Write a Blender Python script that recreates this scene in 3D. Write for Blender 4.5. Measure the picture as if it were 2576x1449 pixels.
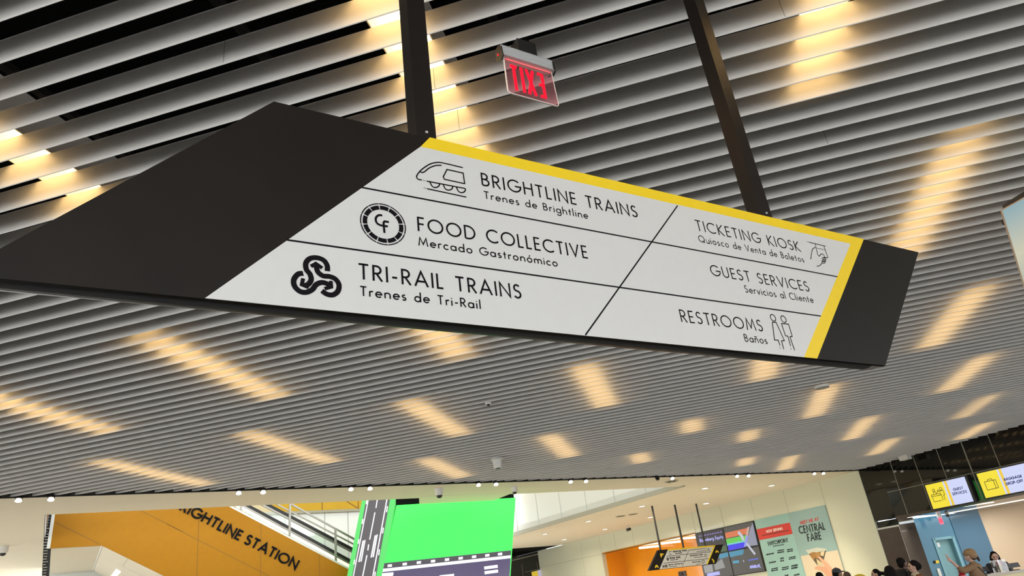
import bpy, math, random
from math import sin, cos, pi, radians, degrees, sqrt, atan2, hypot
from mathutils import Vector, Matrix

S = bpy.context.scene
COL = S.collection
for o in list(bpy.data.objects):
    bpy.data.objects.remove(o)
rng = random.Random(7)

# ------------------------------------------------------------------ camera
W, H = 2576, 1449
FOCAL = 1780.4457619
PITCH = radians(24.861455)
ROLL = radians(7.446837)
EYE = Vector((0, 0, 1.6))
FWD = Vector((0, cos(PITCH), sin(PITCH)))
RT0 = Vector((1, 0, 0))
UP0 = RT0.cross(FWD)
RIGHT = cos(ROLL) * RT0 - sin(ROLL) * UP0
UPV = sin(ROLL) * RT0 + cos(ROLL) * UP0
cam_data = bpy.data.cameras.new('camera')
cam = bpy.data.objects.new('camera', cam_data)
COL.objects.link(cam)
m = Matrix((RIGHT, UPV, -FWD)).transposed().to_4x4()
m.translation = EYE
cam.matrix_world = m
cam_data.sensor_width = 36.0
cam_data.lens = FOCAL / W * 36.0
cam_data.clip_start = 0.05
cam_data.clip_end = 300
S.camera = cam

# ------------------------------------------------------------------ light and exposure
S.view_settings.view_transform = 'Standard'
S.view_settings.look = 'None'
S.view_settings.exposure = 0.0
S.view_settings.gamma = 1.0
S.view_settings.use_curve_mapping = False
S.cycles.use_denoising = True
S.cycles.max_bounces = 6
S.cycles.diffuse_bounces = 3
S.cycles.glossy_bounces = 3
S.cycles.use_adaptive_sampling = True
S.cycles.adaptive_threshold = 0.03
S.cycles.transmission_bounces = 6
S.cycles.sample_clamp_indirect = 6.0
world = bpy.data.worlds.new('World')
S.world = world
world.use_nodes = True
bgn = world.node_tree.nodes['Background']
bgn.inputs[0].default_value = (0.97, 0.98, 1.0, 1)       # daylight through the open glazed front behind the viewer
bgn.inputs[1].default_value = 4.6


def area_light(name, loc, size, power, color, rot=(0, 0, 0), size_y=None, spread=180):
    d = bpy.data.lights.new(name, 'AREA')
    d.energy = power
    d.color = color
    d.size = size
    if size_y:
        d.shape = 'RECTANGLE'
        d.size_y = size_y
    d.spread = radians(spread)
    o = bpy.data.objects.new(name, d)
    COL.objects.link(o)
    o.location = loc
    o.rotation_euler = rot
    return o


# added fill light brightening the escalator void from above, no lamp seen there
area_light('void_fill', (-7.0, 24.0, 9.2), 10, 200, (0.98, 1.0, 0.94), size_y=8)
# ------------------------------------------------------------------ geometry helpers
def ray(px, py):
    v = FWD * FOCAL + RIGHT * (px - W / 2) - UPV * (py - H / 2)
    return v.normalized()


def onz(px, py, z):
    v = ray(px, py)
    return EYE + v * ((z - EYE.z) / v.z)


def Zm(ox, oy, s):
    return lambda x, y: (ox + x / s, oy + y / s)


ID = Zm(0, 0, 1)


class Plane:
    """A vertical plane through o whose horizontal direction is at azimuth az (degrees right of the heading)."""

    def __init__(self, o, az, flip=False):
        self.o = Vector(o)
        a = radians(az)
        self.x = Vector((sin(a), cos(a), 0))
        self.up = Vector((0, 0, 1))
        self.n = self.x.cross(self.up)
        if (EYE - self.o).dot(self.n) < 0:
            self.n = -self.n

    def px(self, px, py):
        v = ray(px, py)
        p = EYE + v * ((self.o - EYE).dot(self.n) / v.dot(self.n))
        return self.uv(p)

    def uv(self, p):
        d = Vector(p) - self.o
        return (d.dot(self.x), d.z + self.o.z)

    def pt(self, uv, off=0.0):
        return self.o + self.x * uv[0] + Vector((0, 0, uv[1] - self.o.z)) + self.n * off


class MB:
    def __init__(self):
        self.v = []
        self.f = []

    def add(self, vs, fs):
        b = len(self.v)
        self.v += [Vector(p) for p in vs]
        self.f += [tuple(i + b for i in f) for f in fs]
        return self

    def quad(self, a, b, c, d):
        return self.add([a, b, c, d], [(0, 1, 2, 3)])

    def prism(self, poly, ext):
        """closed prism: polygon of 3D points swept by the vector ext"""
        n = len(poly)
        ext = Vector(ext)
        p = [Vector(q) for q in poly]
        nrm = Vector((0, 0, 0))
        for i in range(n):
            nrm += p[i].cross(p[(i + 1) % n])
        if nrm.dot(ext) > 0:
            p.reverse()
        q = [a + ext for a in p]
        fs = [tuple(range(n)), tuple(reversed(range(n, 2 * n)))]
        for i in range(n):
            j = (i + 1) % n
            fs.append((j, i, n + i, n + j))
        return self.add(p + q, fs)

    def box(self, c, half, ax=None):
        ax = ax or (Vector((1, 0, 0)), Vector((0, 1, 0)), Vector((0, 0, 1)))
        c = Vector(c)
        a, b, d = [ax[i] * half[i] for i in range(3)]
        return self.prism([c - a - b - d, c + a - b - d, c + a + b - d, c - a + b - d], d * 2)

    def tube(self, pts, rads, n=10, cap=True):
        pts = [Vector(p) for p in pts]
        if not isinstance(rads, (list, tuple)):
            rads = [rads] * len(pts)
        rings = []
        prev = None
        for i, p in enumerate(pts):
            t = (pts[min(i + 1, len(pts) - 1)] - pts[max(i - 1, 0)]).normalized()
            if prev is None:
                r = Vector((0, 0, 1)) if abs(t.z) < 0.9 else Vector((1, 0, 0))
                a = t.cross(r).normalized()
            else:
                a = (prev - t * prev.dot(t)).normalized()
            prev = a
            b = t.cross(a)
            rings.append([p + (a * cos(2 * pi * k / n) + b * sin(2 * pi * k / n)) * rads[i] for k in range(n)])
        vs = [q for r in rings for q in r]
        fs = []
        for i in range(len(pts) - 1):
            for k in range(n):
                k2 = (k + 1) % n
                fs.append((i * n + k, i * n + k2, (i + 1) * n + k2, (i + 1) * n + k))
        if cap:
            fs.append(tuple(reversed(range(n))))
            fs.append(tuple(range((len(pts) - 1) * n, len(pts) * n)))
        return self.add(vs, fs)

    def ell(self, c, r, rot=None, nu=16, nv=10):
        c = Vector(c)
        if not isinstance(r, (list, tuple)):
            r = (r, r, r)
        vs = []
        for j in range(1, nv):
            t = pi * j / nv
            for i in range(nu):
                a = 2 * pi * i / nu
                vs.append(Vector((r[0] * sin(t) * cos(a), r[1] * sin(t) * sin(a), r[2] * cos(t))))
        vs += [Vector((0, 0, r[2])), Vector((0, 0, -r[2]))]
        T, B = len(vs) - 2, len(vs) - 1
        fs = []
        for j in range(nv - 2):
            for i in range(nu):
                i2 = (i + 1) % nu
                fs.append((j * nu + i, (j + 1) * nu + i, (j + 1) * nu + i2, j * nu + i2))
        for i in range(nu):
            i2 = (i + 1) % nu
            fs.append((T, i, i2))
            fs.append((B, (nv - 2) * nu + i2, (nv - 2) * nu + i))
        if rot is not None:
            vs = [rot @ v for v in vs]
        return self.add([v + c for v in vs], fs)

    def capsule(self, p0, r0, p1, r1, n=12):
        """tapered limb with round ends, closed"""
        p0, p1 = Vector(p0), Vector(p1)
        t = (p1 - p0)
        L = t.length
        t = t / L if L > 1e-9 else Vector((0, 0, 1))
        r = Vector((0, 0, 1)) if abs(t.z) < 0.9 else Vector((1, 0, 0))
        a = t.cross(r).normalized()
        b = t.cross(a)
        prof = []
        for k in range(1, 5):
            an = pi / 2 * k / 4
            prof.append((-r0 * cos(an), r0 * sin(an)))
        for k in range(0, 4):
            an = pi / 2 * k / 4
            prof.append((L + r1 * sin(an), r1 * cos(an)))
        vs = []
        for h, rr in prof:
            for k in range(n):
                vs.append(p0 + t * h + (a * cos(2 * pi * k / n) + b * sin(2 * pi * k / n)) * rr)
        vs += [p0 - t * r0, p1 + t * r1]
        A, B = len(vs) - 2, len(vs) - 1
        fs = []
        m_ = len(prof)
        for i in range(m_ - 1):
            for k in range(n):
                k2 = (k + 1) % n
                fs.append((i * n + k, i * n + k2, (i + 1) * n + k2, (i + 1) * n + k))
        for k in range(n):
            k2 = (k + 1) % n
            fs.append((A, k2, k))
            fs.append((B, (m_ - 1) * n + k, (m_ - 1) * n + k2))
        return self.add(vs, fs)

    # --- drawing on a plane (lettering, print, trim)
    def ribbon(self, pl, pts, w, off, th=0.0, closed=False):
        P = [Vector(p).to_2d() if len(p) > 2 else Vector(p) for p in pts]
        Q = [P[0]]
        for p in P[1:]:
            if (p - Q[-1]).length > 1e-6:
                Q.append(p)
        if closed and (Q[0] - Q[-1]).length < 1e-6:
            Q.pop()
        P = Q
        n = len(P)
        if n < 2:
            return self
        Lp, Rp = [], []
        for i in range(n):
            if closed:
                d0 = (P[i] - P[i - 1]).normalized()
                d1 = (P[(i + 1) % n] - P[i]).normalized()
            else:
                d0 = (P[i] - P[i - 1]).normalized() if i > 0 else (P[1] - P[0]).normalized()
                d1 = (P[i + 1] - P[i]).normalized() if i < n - 1 else d0
            t = d0 + d1
            if t.length < 1e-6:
                t = Vector((-d0.y, d0.x))
            t.normalize()
            nn = Vector((-t.y, t.x))
            c = max(0.42, nn.dot(Vector((-d0.y, d0.x))))
            Lp.append(P[i] + nn * (w / 2 / c))
            Rp.append(P[i] - nn * (w / 2 / c))
        rng_ = range(n if closed else n - 1)
        vs = [pl.pt(p, off) for p in Lp] + [pl.pt(p, off) for p in Rp]
        fs = []
        for i in rng_:
            j = (i + 1) % n
            fs.append((i, j, n + j, n + i))
        if th > 0:
            vs += [pl.pt(p, off - th) for p in Lp] + [pl.pt(p, off - th) for p in Rp]
            for i in rng_:
                j = (i + 1) % n
                fs.append((i, 2 * n + i, 2 * n + j, j))
                fs.append((n + i, n + j, 3 * n + j, 3 * n + i))
            if not closed:
                fs.append((0, n, 3 * n, 2 * n))
                fs.append((n - 1, 3 * n - 1, 4 * n - 1, 2 * n - 1))
        return self.add(vs, fs)

    def fill(self, pl, pts, off, th=0.0):
        if th > 0:
            return self.prism([pl.pt(p, off) for p in pts], -pl.n * th)
        p = [pl.pt(q, off) for q in pts]
        nrm = Vector((0, 0, 0))
        for i in range(len(p)):
            nrm += (p[i] - p[0]).cross(p[(i + 1) % len(p)] - p[0])
        if nrm.dot(pl.n) < 0:
            p.reverse()
        return self.add(p, [tuple(range(len(p)))])

    def build(self, name, mat, parent=None, smooth=False, props=None):
        org = Vector(parent['_o']) if parent is not None else Vector((0, 0, 0))
        me = bpy.data.meshes.new(name)
        me.from_pydata([tuple(v - org) for v in self.v], [], self.f)
        if smooth:
            me.polygons.foreach_set('use_smooth', [True] * len(me.polygons))
        me.materials.append(mat)
        me.update()
        o = bpy.data.objects.new(name, me)
        COL.objects.link(o)
        o['_o'] = tuple(org)
        if parent is not None:
            o.parent = parent
            o.location = (0, 0, 0)
        for k, v in (props or {}).items():
            o[k] = v
        return o


def thing(name, label, cat, loc, group=None):
    o = bpy.data.objects.new(name, None)
    COL.objects.link(o)
    o.location = loc
    o['_o'] = tuple(loc)
    o.empty_display_size = 0.1
    o['label'] = label
    o['category'] = cat
    if group:
        o['group'] = group
    return o


def tag(o, label, cat, group=None):
    o['label'] = label
    o['category'] = cat
    if group:
        o['group'] = group
    return o


def struct(o, label=None, cat=None):
    o['kind'] = 'structure'
    if label:
        o['label'] = label
        o['category'] = cat
    return o


def part(o, label=None):
    if label:
        o['label'] = label
    return o


# ------------------------------------------------------------------ materials
def mat(name, color, rough=0.5, metal=0.0, noise=0.0, nscale=40.0, emit=0.0, emit_col=None, trans=0.0, coat=0.0, spec=0.5, bump=0.0, alpha=1.0):
    mt = bpy.data.materials.new(name)
    mt.use_nodes = True
    nt = mt.node_tree
    b = nt.nodes['Principled BSDF']
    b.inputs['Base Color'].default_value = (*color, 1)
    b.inputs['Roughness'].default_value = rough
    b.inputs['Metallic'].default_value = metal
    b.inputs['Specular IOR Level'].default_value = spec
    b.inputs['Transmission Weight'].default_value = trans
    b.inputs['Coat Weight'].default_value = coat
    b.inputs['Coat Roughness'].default_value = 0.05
    b.inputs['Alpha'].default_value = alpha
    if emit > 0:
        b.inputs['Emission Color'].default_value = (*(emit_col or color), 1)
        b.inputs['Emission Strength'].default_value = emit
    if noise > 0 or bump > 0:
        tc = nt.nodes.new('ShaderNodeTexCoord')
        nz = nt.nodes.new('ShaderNodeTexNoise')
        nz.inputs['Scale'].default_value = nscale
        nz.inputs['Detail'].default_value = 4
        nt.links.new(tc.outputs['Object'], nz.inputs['Vector'])
        if noise > 0:
            r = nt.nodes.new('ShaderNodeValToRGB')
            r.color_ramp.elements[0].position = 0.3
            r.color_ramp.elements[1].position = 0.7
            r.color_ramp.elements[0].color = (*[c * (1 - noise) for c in color], 1)
            r.color_ramp.elements[1].color = (*[min(1, c * (1 + noise)) for c in color], 1)
            nt.links.new(nz.outputs['Fac'], r.inputs['Fac'])
            nt.links.new(r.outputs['Color'], b.inputs['Base Color'])
        if bump > 0:
            bp = nt.nodes.new('ShaderNodeBump')
            bp.inputs['Strength'].default_value = bump
            bp.inputs['Distance'].default_value = 0.01
            nt.links.new(nz.outputs['Fac'], bp.inputs['Height'])
            nt.links.new(bp.outputs['Normal'], b.inputs['Normal'])
    return mt


def lin(r, g, b):
    f = lambda c: ((c / 255 + 0.055) / 1.055) ** 2.4 if c / 255 > 0.04045 else c / 255 / 12.92
    return (f(r), f(g), f(b))


M = {}
M['slat'] = mat('slat_aluminium', (0.76, 0.735, 0.70), 0.42, noise=0.03, nscale=3, spec=0.4)
M['black'] = mat('plenum_black', (0.006, 0.006, 0.006), 0.9, noise=0.3, spec=0.1)
M['rail'] = mat('carrier_black', (0.015, 0.013, 0.012), 0.7, noise=0.2)
M['cream'] = mat('cream_plaster', (0.80, 0.755, 0.63), 0.8, noise=0.015, nscale=6)
M['creamglass'] = mat('cream_back_painted_glass', (0.68, 0.69, 0.53), 0.25, noise=0.01, coat=0.5)
M['joint'] = mat('panel_joint', (0.42, 0.41, 0.32), 0.6, noise=0.1)
M['floor'] = mat('floor_low_bounce', (0.06, 0.059, 0.057), 0.4, noise=0.15, nscale=60)  # unseen near floor, set dark so little light bounces into the slats
M['bounce_slab'] = mat('bounce_pale', (0.80, 0.80, 0.77), 0.8, noise=0.08, nscale=20)  # pale reflector colour for the unseen slab behind the viewer
M['floor_bounce'] = mat('floor_bounce_pale', (0.80, 0.75, 0.66), 0.4, noise=0.08, nscale=60)  # unseen floor set pale to bounce spotlight onto the cream ceiling
M['truss'] = mat('truss_beige', (0.38, 0.275, 0.22), 0.75, noise=0.02, nscale=5)
M['whitepanel'] = mat('white_glass_panel', (0.86, 0.90, 0.86), 0.25, noise=0.01, coat=0.3)
M['whitejoint'] = mat('white_panel_joint', (0.5, 0.55, 0.5), 0.6, noise=0.05)
M['yellowwall'] = mat('ochre_panel', (0.44, 0.195, 0.005), 0.5, spec=0.2, noise=0.03, nscale=8)
M['yellowjoint'] = mat('ochre_joint', (0.25, 0.12, 0.01), 0.6, noise=0.1)
M['upperyellow'] = mat('yellow_glass_panel', (0.66, 0.40, 0.008), 0.3, noise=0.03, nscale=2, spec=0.25)
M['letterblack'] = mat('black_letter', (0.003, 0.003, 0.003), 0.6, noise=0.1, spec=0.15)
M['ink'] = mat('black_vinyl', (0.003, 0.002, 0.003), 0.6, noise=0.1, spec=0.12)
M['signblack'] = mat('sign_dark_bronze', (0.0095, 0.0066, 0.0046), 0.55, noise=0.12, nscale=7, spec=0.2)
M['signwhite'] = mat('sign_white', (0.585, 0.58, 0.555), 0.45, noise=0.01, nscale=30)
M['signyellow'] = mat('sign_yellow', (0.80, 0.56, 0.010), 0.45, noise=0.02, nscale=30)
M['signunder'] = mat('sign_underside', (0.10, 0.102, 0.106), 0.4, noise=0.05)
M['pole'] = mat('pole_dark_bronze', (0.009, 0.006, 0.004), 0.42, noise=0.1, spec=0.4)
M['alu'] = mat('brushed_aluminium', (0.58, 0.59, 0.58), 0.4, metal=0.2, noise=0.05, nscale=90)
M['steel'] = mat('stainless_steel', (0.30, 0.29, 0.25), 0.3, metal=0.5, noise=0.05)
M['acrylic'] = mat('red_acrylic', (1.0, 0.50, 0.54), 0.05, noise=0.01, trans=0.9)
M['exitred'] = mat('exit_red', (0.9, 0.005, 0.02), 0.4, noise=0.02, emit=0.9, emit_col=(1.0, 0.006, 0.03))
M['exitglow'] = mat('exit_led_line', (1.0, 0.2, 0.2), 0.4, noise=0.02, emit=0.7, emit_col=(1.0, 0.1, 0.12))
M['acrylicedge'] = mat('acrylic_edge', (0.9, 0.78, 0.7), 0.3, noise=0.02)
M['plasticblack'] = mat('black_plastic', (0.018, 0.017, 0.016), 0.45, noise=0.1)
M['plasticwhite'] = mat('white_plastic', (0.72, 0.71, 0.67), 0.45, noise=0.02)
M['lampwarm'] = mat('warm_diffuser', (1, 0.9, 0.75), 0.5, noise=0.01, emit=7.6, emit_col=(1.0, 0.68, 0.30))
M['lamphousing'] = mat('lamp_housing', (0.80, 0.76, 0.68), 0.5, noise=0.02)
M['lampwhite'] = mat('white_lamp', (1, 1, 0.92), 0.5, noise=0.01, emit=3.0, emit_col=(1.0, 0.93, 0.70))
M['stripsoft'] = mat('soft_strip_lamp', (1, 1, 0.9), 0.5, noise=0.01, emit=1.15, emit_col=(1.0, 0.97, 0.78))
M['spotglow'] = mat('spot_lens', (1, 1, 1), 0.4, noise=0.01, emit=3.0, emit_col=(1.0, 0.90, 0.74))
M['green'] = mat('led_green', (0.02, 0.1, 0.02), 0.6, noise=0.02, emit=1.0, emit_col=(0.075, 2.0, 0.15))
M['greendark'] = mat('led_green_edge', (0.02, 0.1, 0.02), 0.6, noise=0.02, emit=1.0, emit_col=lin(88, 218, 108))
M['road'] = mat('led_road_grey', (0.02, 0.02, 0.02), 0.6, noise=0.05, emit=1.0, emit_col=lin(86, 82, 88))
M['roadpurple'] = mat('led_road_purple', (0.02, 0.02, 0.02), 0.6, noise=0.05, emit=1.0, emit_col=lin(92, 82, 118))
M['ledwhite'] = mat('led_white', (0.5, 0.5, 0.5), 0.6, noise=0.02, emit=1.0, emit_col=(0.92, 0.92, 1.0))
M['orange'] = mat('orange_glass', (0.88, 0.36, 0.006), 0.22, noise=0.03, nscale=2, coat=0.4)
M['poster'] = mat('poster_teal', lin(150, 190, 182), 0.5, noise=0.015)
M['posterdark'] = mat('poster_blue_grey', lin(146, 176, 172), 0.5, noise=0.015)
M['posterred'] = mat('poster_red', lin(205, 62, 52), 0.5, noise=0.02)
M['posterbeige'] = mat('poster_beige', lin(214, 200, 172), 0.5, noise=0.02)
M['blackglass'] = mat('black_glass', (0.008, 0.008, 0.008), 0.04, noise=0.1, spec=0.5)
M['glassjoint'] = mat('black_glass_joint', (0.25, 0.23, 0.18), 0.5, noise=0.1)
M['bronze'] = mat('bronze_mirror', (0.10, 0.078, 0.07), 0.22, metal=0.6, noise=0.1, nscale=3)
M['blue'] = mat('blue_painted_glass', (0.045, 0.165, 0.255), 0.2, noise=0.03, nscale=2, coat=0.1, spec=0.3)
M['bluedoor'] = mat('pale_blue_door', (0.15, 0.32, 0.35), 0.35, noise=0.03)
M['bluedark'] = mat('deep_blue_glass', (0.018, 0.095, 0.165), 0.15, noise=0.04, nscale=2, coat=0.1, spec=0.3)
M['beige'] = mat('beige_plaster', (0.66, 0.49, 0.33), 0.7, noise=0.02)


def emitter(name, rgb255, k=1.0):
    return mat(name, (0.02, 0.02, 0.02), 0.4, noise=0.02, emit=k, emit_col=lin(*rgb255))
# ------------------------------------------------------------------ stroke lettering (geometric sans)
def arc(cx, cy, rx, ry, a0, a1, n=None):
    n = n or max(4, int(abs(a1 - a0) / 14))
    return [(cx + rx * cos(radians(a0 + (a1 - a0) * i / n)), cy + ry * sin(radians(a0 + (a1 - a0) * i / n))) for i in range(n + 1)]


t0, b0 = 0.95, 0.05
G = {
    'A': (.80, [[(.03, 0), (.40, .97), (.77, 0)], [(.16, .33), (.64, .33)]]),
    'B': (.54, [[(.05, b0), (.05, t0), (.2, t0)] + arc(.22, .735, .2, .215, 90, -90) + [(.05, .52)], [(.2, .52)] + arc(.25, .285, .24, .235, 90, -90) + [(.05, b0)]]),
    'C': (.82, [arc(.49, .5, .45, .45, 48, 312)]),
    'D': (.74, [[(.05, b0), (.05, t0), (.2, t0)] + arc(.24, .5, .45, .45, 90, -90) + [(.05, b0)]]),
    'E': (.46, [[(.43, t0), (.05, t0), (.05, b0), (.43, b0)], [(.05, .51), (.40, .51)]]),
    'F': (.44, [[(.42, t0), (.05, t0), (.05, 0)], [(.05, .51), (.39, .51)]]),
    'G': (.92, [arc(.48, .5, .44, .45, 45, 358) + [(.92, .48), (.52, .48)]]),
    'H': (.66, [[(.05, 0), (.05, 1)], [(.61, 0), (.61, 1)], [(.05, .53), (.61, .53)]]),
    'I': (.10, [[(.05, 0), (.05, 1)]]),
    'J': (.34, [[(.29, 1), (.29, .22)] + arc(.14, .2, .15, .15, 0, -150)]),
    'K': (.60, [[(.05, 0), (.05, 1)], [(.54, 1), (.07, .50), (.58, 0)]]),
    'L': (.40, [[(.05, 1), (.05, b0), (.38, b0)]]),
    'M': (.90, [[(.03, 0), (.16, .97), (.45, .2), (.74, .97), (.87, 0)]]),
    'N': (.72, [[(.05, 0), (.05, .96), (.67, .04), (.67, 1)]]),
    'O': (.98, [arc(.49, .5, .45, .45, 90, 450, 30)]),
    'P': (.50, [[(.05, 0), (.05, t0), (.2, t0)] + arc(.22, .7, .23, .25, 90, -90) + [(.05, .45)]]),
    'Q': (.98, [arc(.49, .5, .45, .45, 90, 450, 30), [(.6, .3), (.92, 0)]]),
    'R': (.54, [[(.05, 0), (.05, t0), (.2, t0)] + arc(.22, .71, .23, .24, 90, -90) + [(.05, .47)], [(.22, .47), (.51, 0)]]),
    'S': (.50, [arc(.25, .735, .18, .215, 30, 240) + arc(.245, .28, .21, .235, 66, -150)]),
    'T': (.56, [[(.02, t0), (.54, t0)], [(.28, t0), (.28, 0)]]),
    'U': (.62, [[(.05, 1), (.05, .32)] + arc(.31, .31, .26, .26, 180, 360) + [(.57, 1)]]),
    'V': (.72, [[(.03, 1), (.36, .04), (.69, 1)]]),
    'W': (1.0, [[(.03, 1), (.27, .05), (.5, .9), (.73, .05), (.97, 1)]]),
    'X': (.62, [[(.04, 0), (.58, 1)], [(.04, 1), (.58, 0)]]),
    'Y': (.62, [[(.03, 1), (.31, .48), (.59, 1)], [(.31, .48), (.31, 0)]]),
    'a': (.60, [arc(.29, .30, .25, .265, 90, 450, 22), [(.55, .58), (.55, 0)]]),
    'b': (.60, [arc(.31, .30, .25, .265, 90, 450, 22), [(.05, 1.05), (.05, 0)]]),
    'c': (.50, [arc(.30, .30, .25, .265, 48, 312)]),
    'd': (.60, [arc(.29, .30, .25, .265, 90, 450, 22), [(.55, 1.05), (.55, 0)]]),
    'e': (.58, [[(.05, .31), (.54, .31)] + arc(.295, .30, .25, .265, 3, 318)]),
    'g': (.60, [arc(.29, .30, .25, .265, 90, 450, 22), [(.55, .58), (.55, -.08)] + arc(.30, -.08, .25, .24, 0, -155)]),
    'h': (.54, [[(.05, 1.05), (.05, 0)], [(.05, .32)] + arc(.27, .36, .22, .205, 180, 0) + [(.49, 0)]]),
    'i': (.12, [[(.06, .58), (.06, 0)], [(.06, .74), (.06, .84)]]),
    'l': (.12, [[(.06, 1.05), (.06, 0)]]),
    'm': (.88, [[(.05, .58), (.05, 0)], [(.05, .34)] + arc(.245, .37, .195, .195, 180, 0) + [(.44, 0)], [(.44, .34)] + arc(.635, .37, .195, .195, 180, 0) + [(.83, 0)]]),
    'n': (.54, [[(.05, .58), (.05, 0)], [(.05, .32)] + arc(.27, .36, .22, .205, 180, 0) + [(.49, 0)]]),
    'o': (.60, [arc(.30, .30, .25, .265, 90, 450, 22)]),
    'q': (.60, [arc(.29, .30, .25, .265, 90, 450, 22), [(.55, .58), (.55, -.35)]]),
    'r': (.32, [[(.05, .58), (.05, 0)], [(.05, .34)] + arc(.24, .36, .19, .2, 180, 60)]),
    's': (.38, [arc(.19, .435, .13, .13, 40, 240) + arc(.19, .165, .15, .13, 62, -150)]),
    't': (.34, [[(.17, .86), (.17, 0)], [(.02, .56), (.32, .56)]]),
    'u': (.54, [[(.05, .58), (.05, .24)] + arc(.27, .245, .22, .21, 180, 360) + [(.49, .58)], [(.49, .3), (.49, 0)]]),
    'x': (.48, [[(.03, 0), (.45, .58)], [(.03, .58), (.45, 0)]]),
    'y': (.50, [[(.03, .58), (.25, .06)], [(.47, .58), (.14, -.3)]]),
    'v': (.50, [[(.03, .58), (.25, .03), (.47, .58)]]),
    'k': (.48, [[(.05, 1.05), (.05, 0)], [(.42, .58), (.07, .28), (.46, 0)]]),
    'p': (.60, [arc(.31, .30, .25, .265, 90, 450, 22), [(.05, .58), (.05, -.35)]]),
    'f': (.34, [[(.17, 0), (.17, .85)] + arc(.29, .85, .12, .14, 180, 80), [(.02, .56), (.32, .56)]]),
    '-': (.36, [[(.04, .36), (.32, .36)]]),
    ' ': (.34, []),
    '\u2009': (.16, []),
}
G['\u00f3'] = (.60, G['o'][1] + [[(.27, .74), (.40, .92)]])
G['\u00f1'] = (.54, G['n'][1] + [[(.08, .74), (.18, .82), (.34, .75), (.45, .83)]])


def text_strokes(s, track=.16):
    x, out = 0.0, []
    for i, ch in enumerate(s):
        w, st = G[ch]
        for p in st:
            out.append([(x + a, b) for a, b in p])
        x += w + (track if i < len(s) - 1 else 0)
    return out, x


def text(mb, pl, s, BL, BR, TL, w, off, th=0.0, px=True, track=.16):
    """strokes of s laid from BL to BR (baseline) with caps up to TL, in a plane"""
    if px:
        BL, BR, TL = pl.px(*BL), pl.px(*BR), pl.px(*TL)
    BL, BR, TL = Vector(BL), Vector(BR), Vector(TL)
    st, L = text_strokes(s, track)
    bx = (BR - BL) / L
    up = TL - BL
    for p in st:
        mb.ribbon(pl, [BL + bx * a + up * b for a, b in p], w, off, th)


def text_parts(name, mt, parent, pl, s, BL, BR, TL, w, off, th=0.0, px=True, track=.16):
    """the same line of lettering, one part per word"""
    if px:
        BL, BR, TL = pl.px(*BL), pl.px(*BR), pl.px(*TL)
    BL, BR, TL = Vector(BL), Vector(BR), Vector(TL)
    _, L = text_strokes(s, track)
    bx, up = (BR - BL) / L, TL - BL
    x, mb, out = 0.0, MB(), []
    for i, ch in enumerate(s + ' '):
        if ch == ' ':
            if mb.v:
                out.append(mb.build(name, mt, parent))
            mb = MB()
        wd, st = G[ch]
        for p in st:
            mb.ribbon(pl, [BL + bx * (x + a_) + up * b_ for a_, b_ in p], w, off, th)
        x += wd + track
    return out


def smooth_line(pts, n=6, closed=False):
    P = [Vector(p) for p in pts]
    out = []
    m_ = len(P)
    for i in range(m_ if closed else m_ - 1):
        p1, p2 = P[i], P[(i + 1) % m_]
        p0 = P[i - 1] if (closed or i > 0) else p1 * 2 - p2
        p3 = P[(i + 2) % m_] if (closed or i < m_ - 2) else p2 * 2 - p1
        for k in range(n):
            t = k / n
            out.append(0.5 * (p1 * 2 + (p2 - p0) * t + (p0 * 2 - p1 * 5 + p2 * 4 - p3) * t * t + (p1 * 3 - p0 - p2 * 3 + p3) * t ** 3))
    if not closed:
        out.append(P[-1])
    return out


def draw(mb, pl, z, pts, w, off, smooth=False, closed=False):
    q = [pl.px(*z(*p)) for p in pts]
    if smooth:
        q = smooth_line(q, 6, closed)
    mb.ribbon(pl, q, w, off, closed=closed)


# ------------------------------------------------------------------ general plane in space
class Plane3:
    def __init__(self, o, x, y):
        self.o = Vector(o)
        self.x = Vector(x).normalized()
        y = Vector(y)
        self.y = (y - self.x * y.dot(self.x)).normalized()
        self.n = self.x.cross(self.y)
        if (EYE - self.o).dot(self.n) < 0:
            self.n = -self.n

    def hit(self, px, py):
        v = ray(px, py)
        return EYE + v * ((self.o - EYE).dot(self.n) / v.dot(self.n))

    def px(self, px, py):
        d = self.hit(px, py) - self.o
        return (d.dot(self.x), d.dot(self.y))

    def uv(self, p):
        d = Vector(p) - self.o
        return (d.dot(self.x), d.dot(self.y))

    def pt(self, uv, off=0.0):
        return self.o + self.x * uv[0] + self.y * uv[1] + self.n * off



# ------------------------------------------------------------------ ceiling of slats
ZC = 4.6                                    # underside of the slats
A_S = radians(101.9)
SD = Vector((sin(A_S), cos(A_S), 0))        # along a slat
SP = Vector((sin(A_S - pi / 2), cos(A_S - pi / 2), 0))   # across the slats, away from the viewer
PITCH_S, PHASE = 0.2193, 4.391
SOF_A = onz(0, 1252, ZC)
SOF_B = onz(2165, 1183, ZC)
SOF_D = (SOF_B - SOF_A).normalized()
BLK_D = (onz(2576, 1070, ZC) - SOF_B).normalized()


def sp_pt(al, pe, z):
    return SD * al + SP * pe + Vector((0, 0, z))


def slat_range(pe):
    lo, hi = -16.0, 14.5
    d = SOF_D.dot(SP)
    t = (pe - SOF_A.dot(SP)) / d
    x = (SOF_A + SOF_D * t).dot(SD)
    if pe > -1:
        lo = max(lo, x + 0.02)
    d = BLK_D.dot(SP)
    t = (pe - SOF_B.dot(SP)) / d
    x = (SOF_B + BLK_D * t).dot(SD)
    hi = min(hi, x - 0.05)
    return lo, hi


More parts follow.
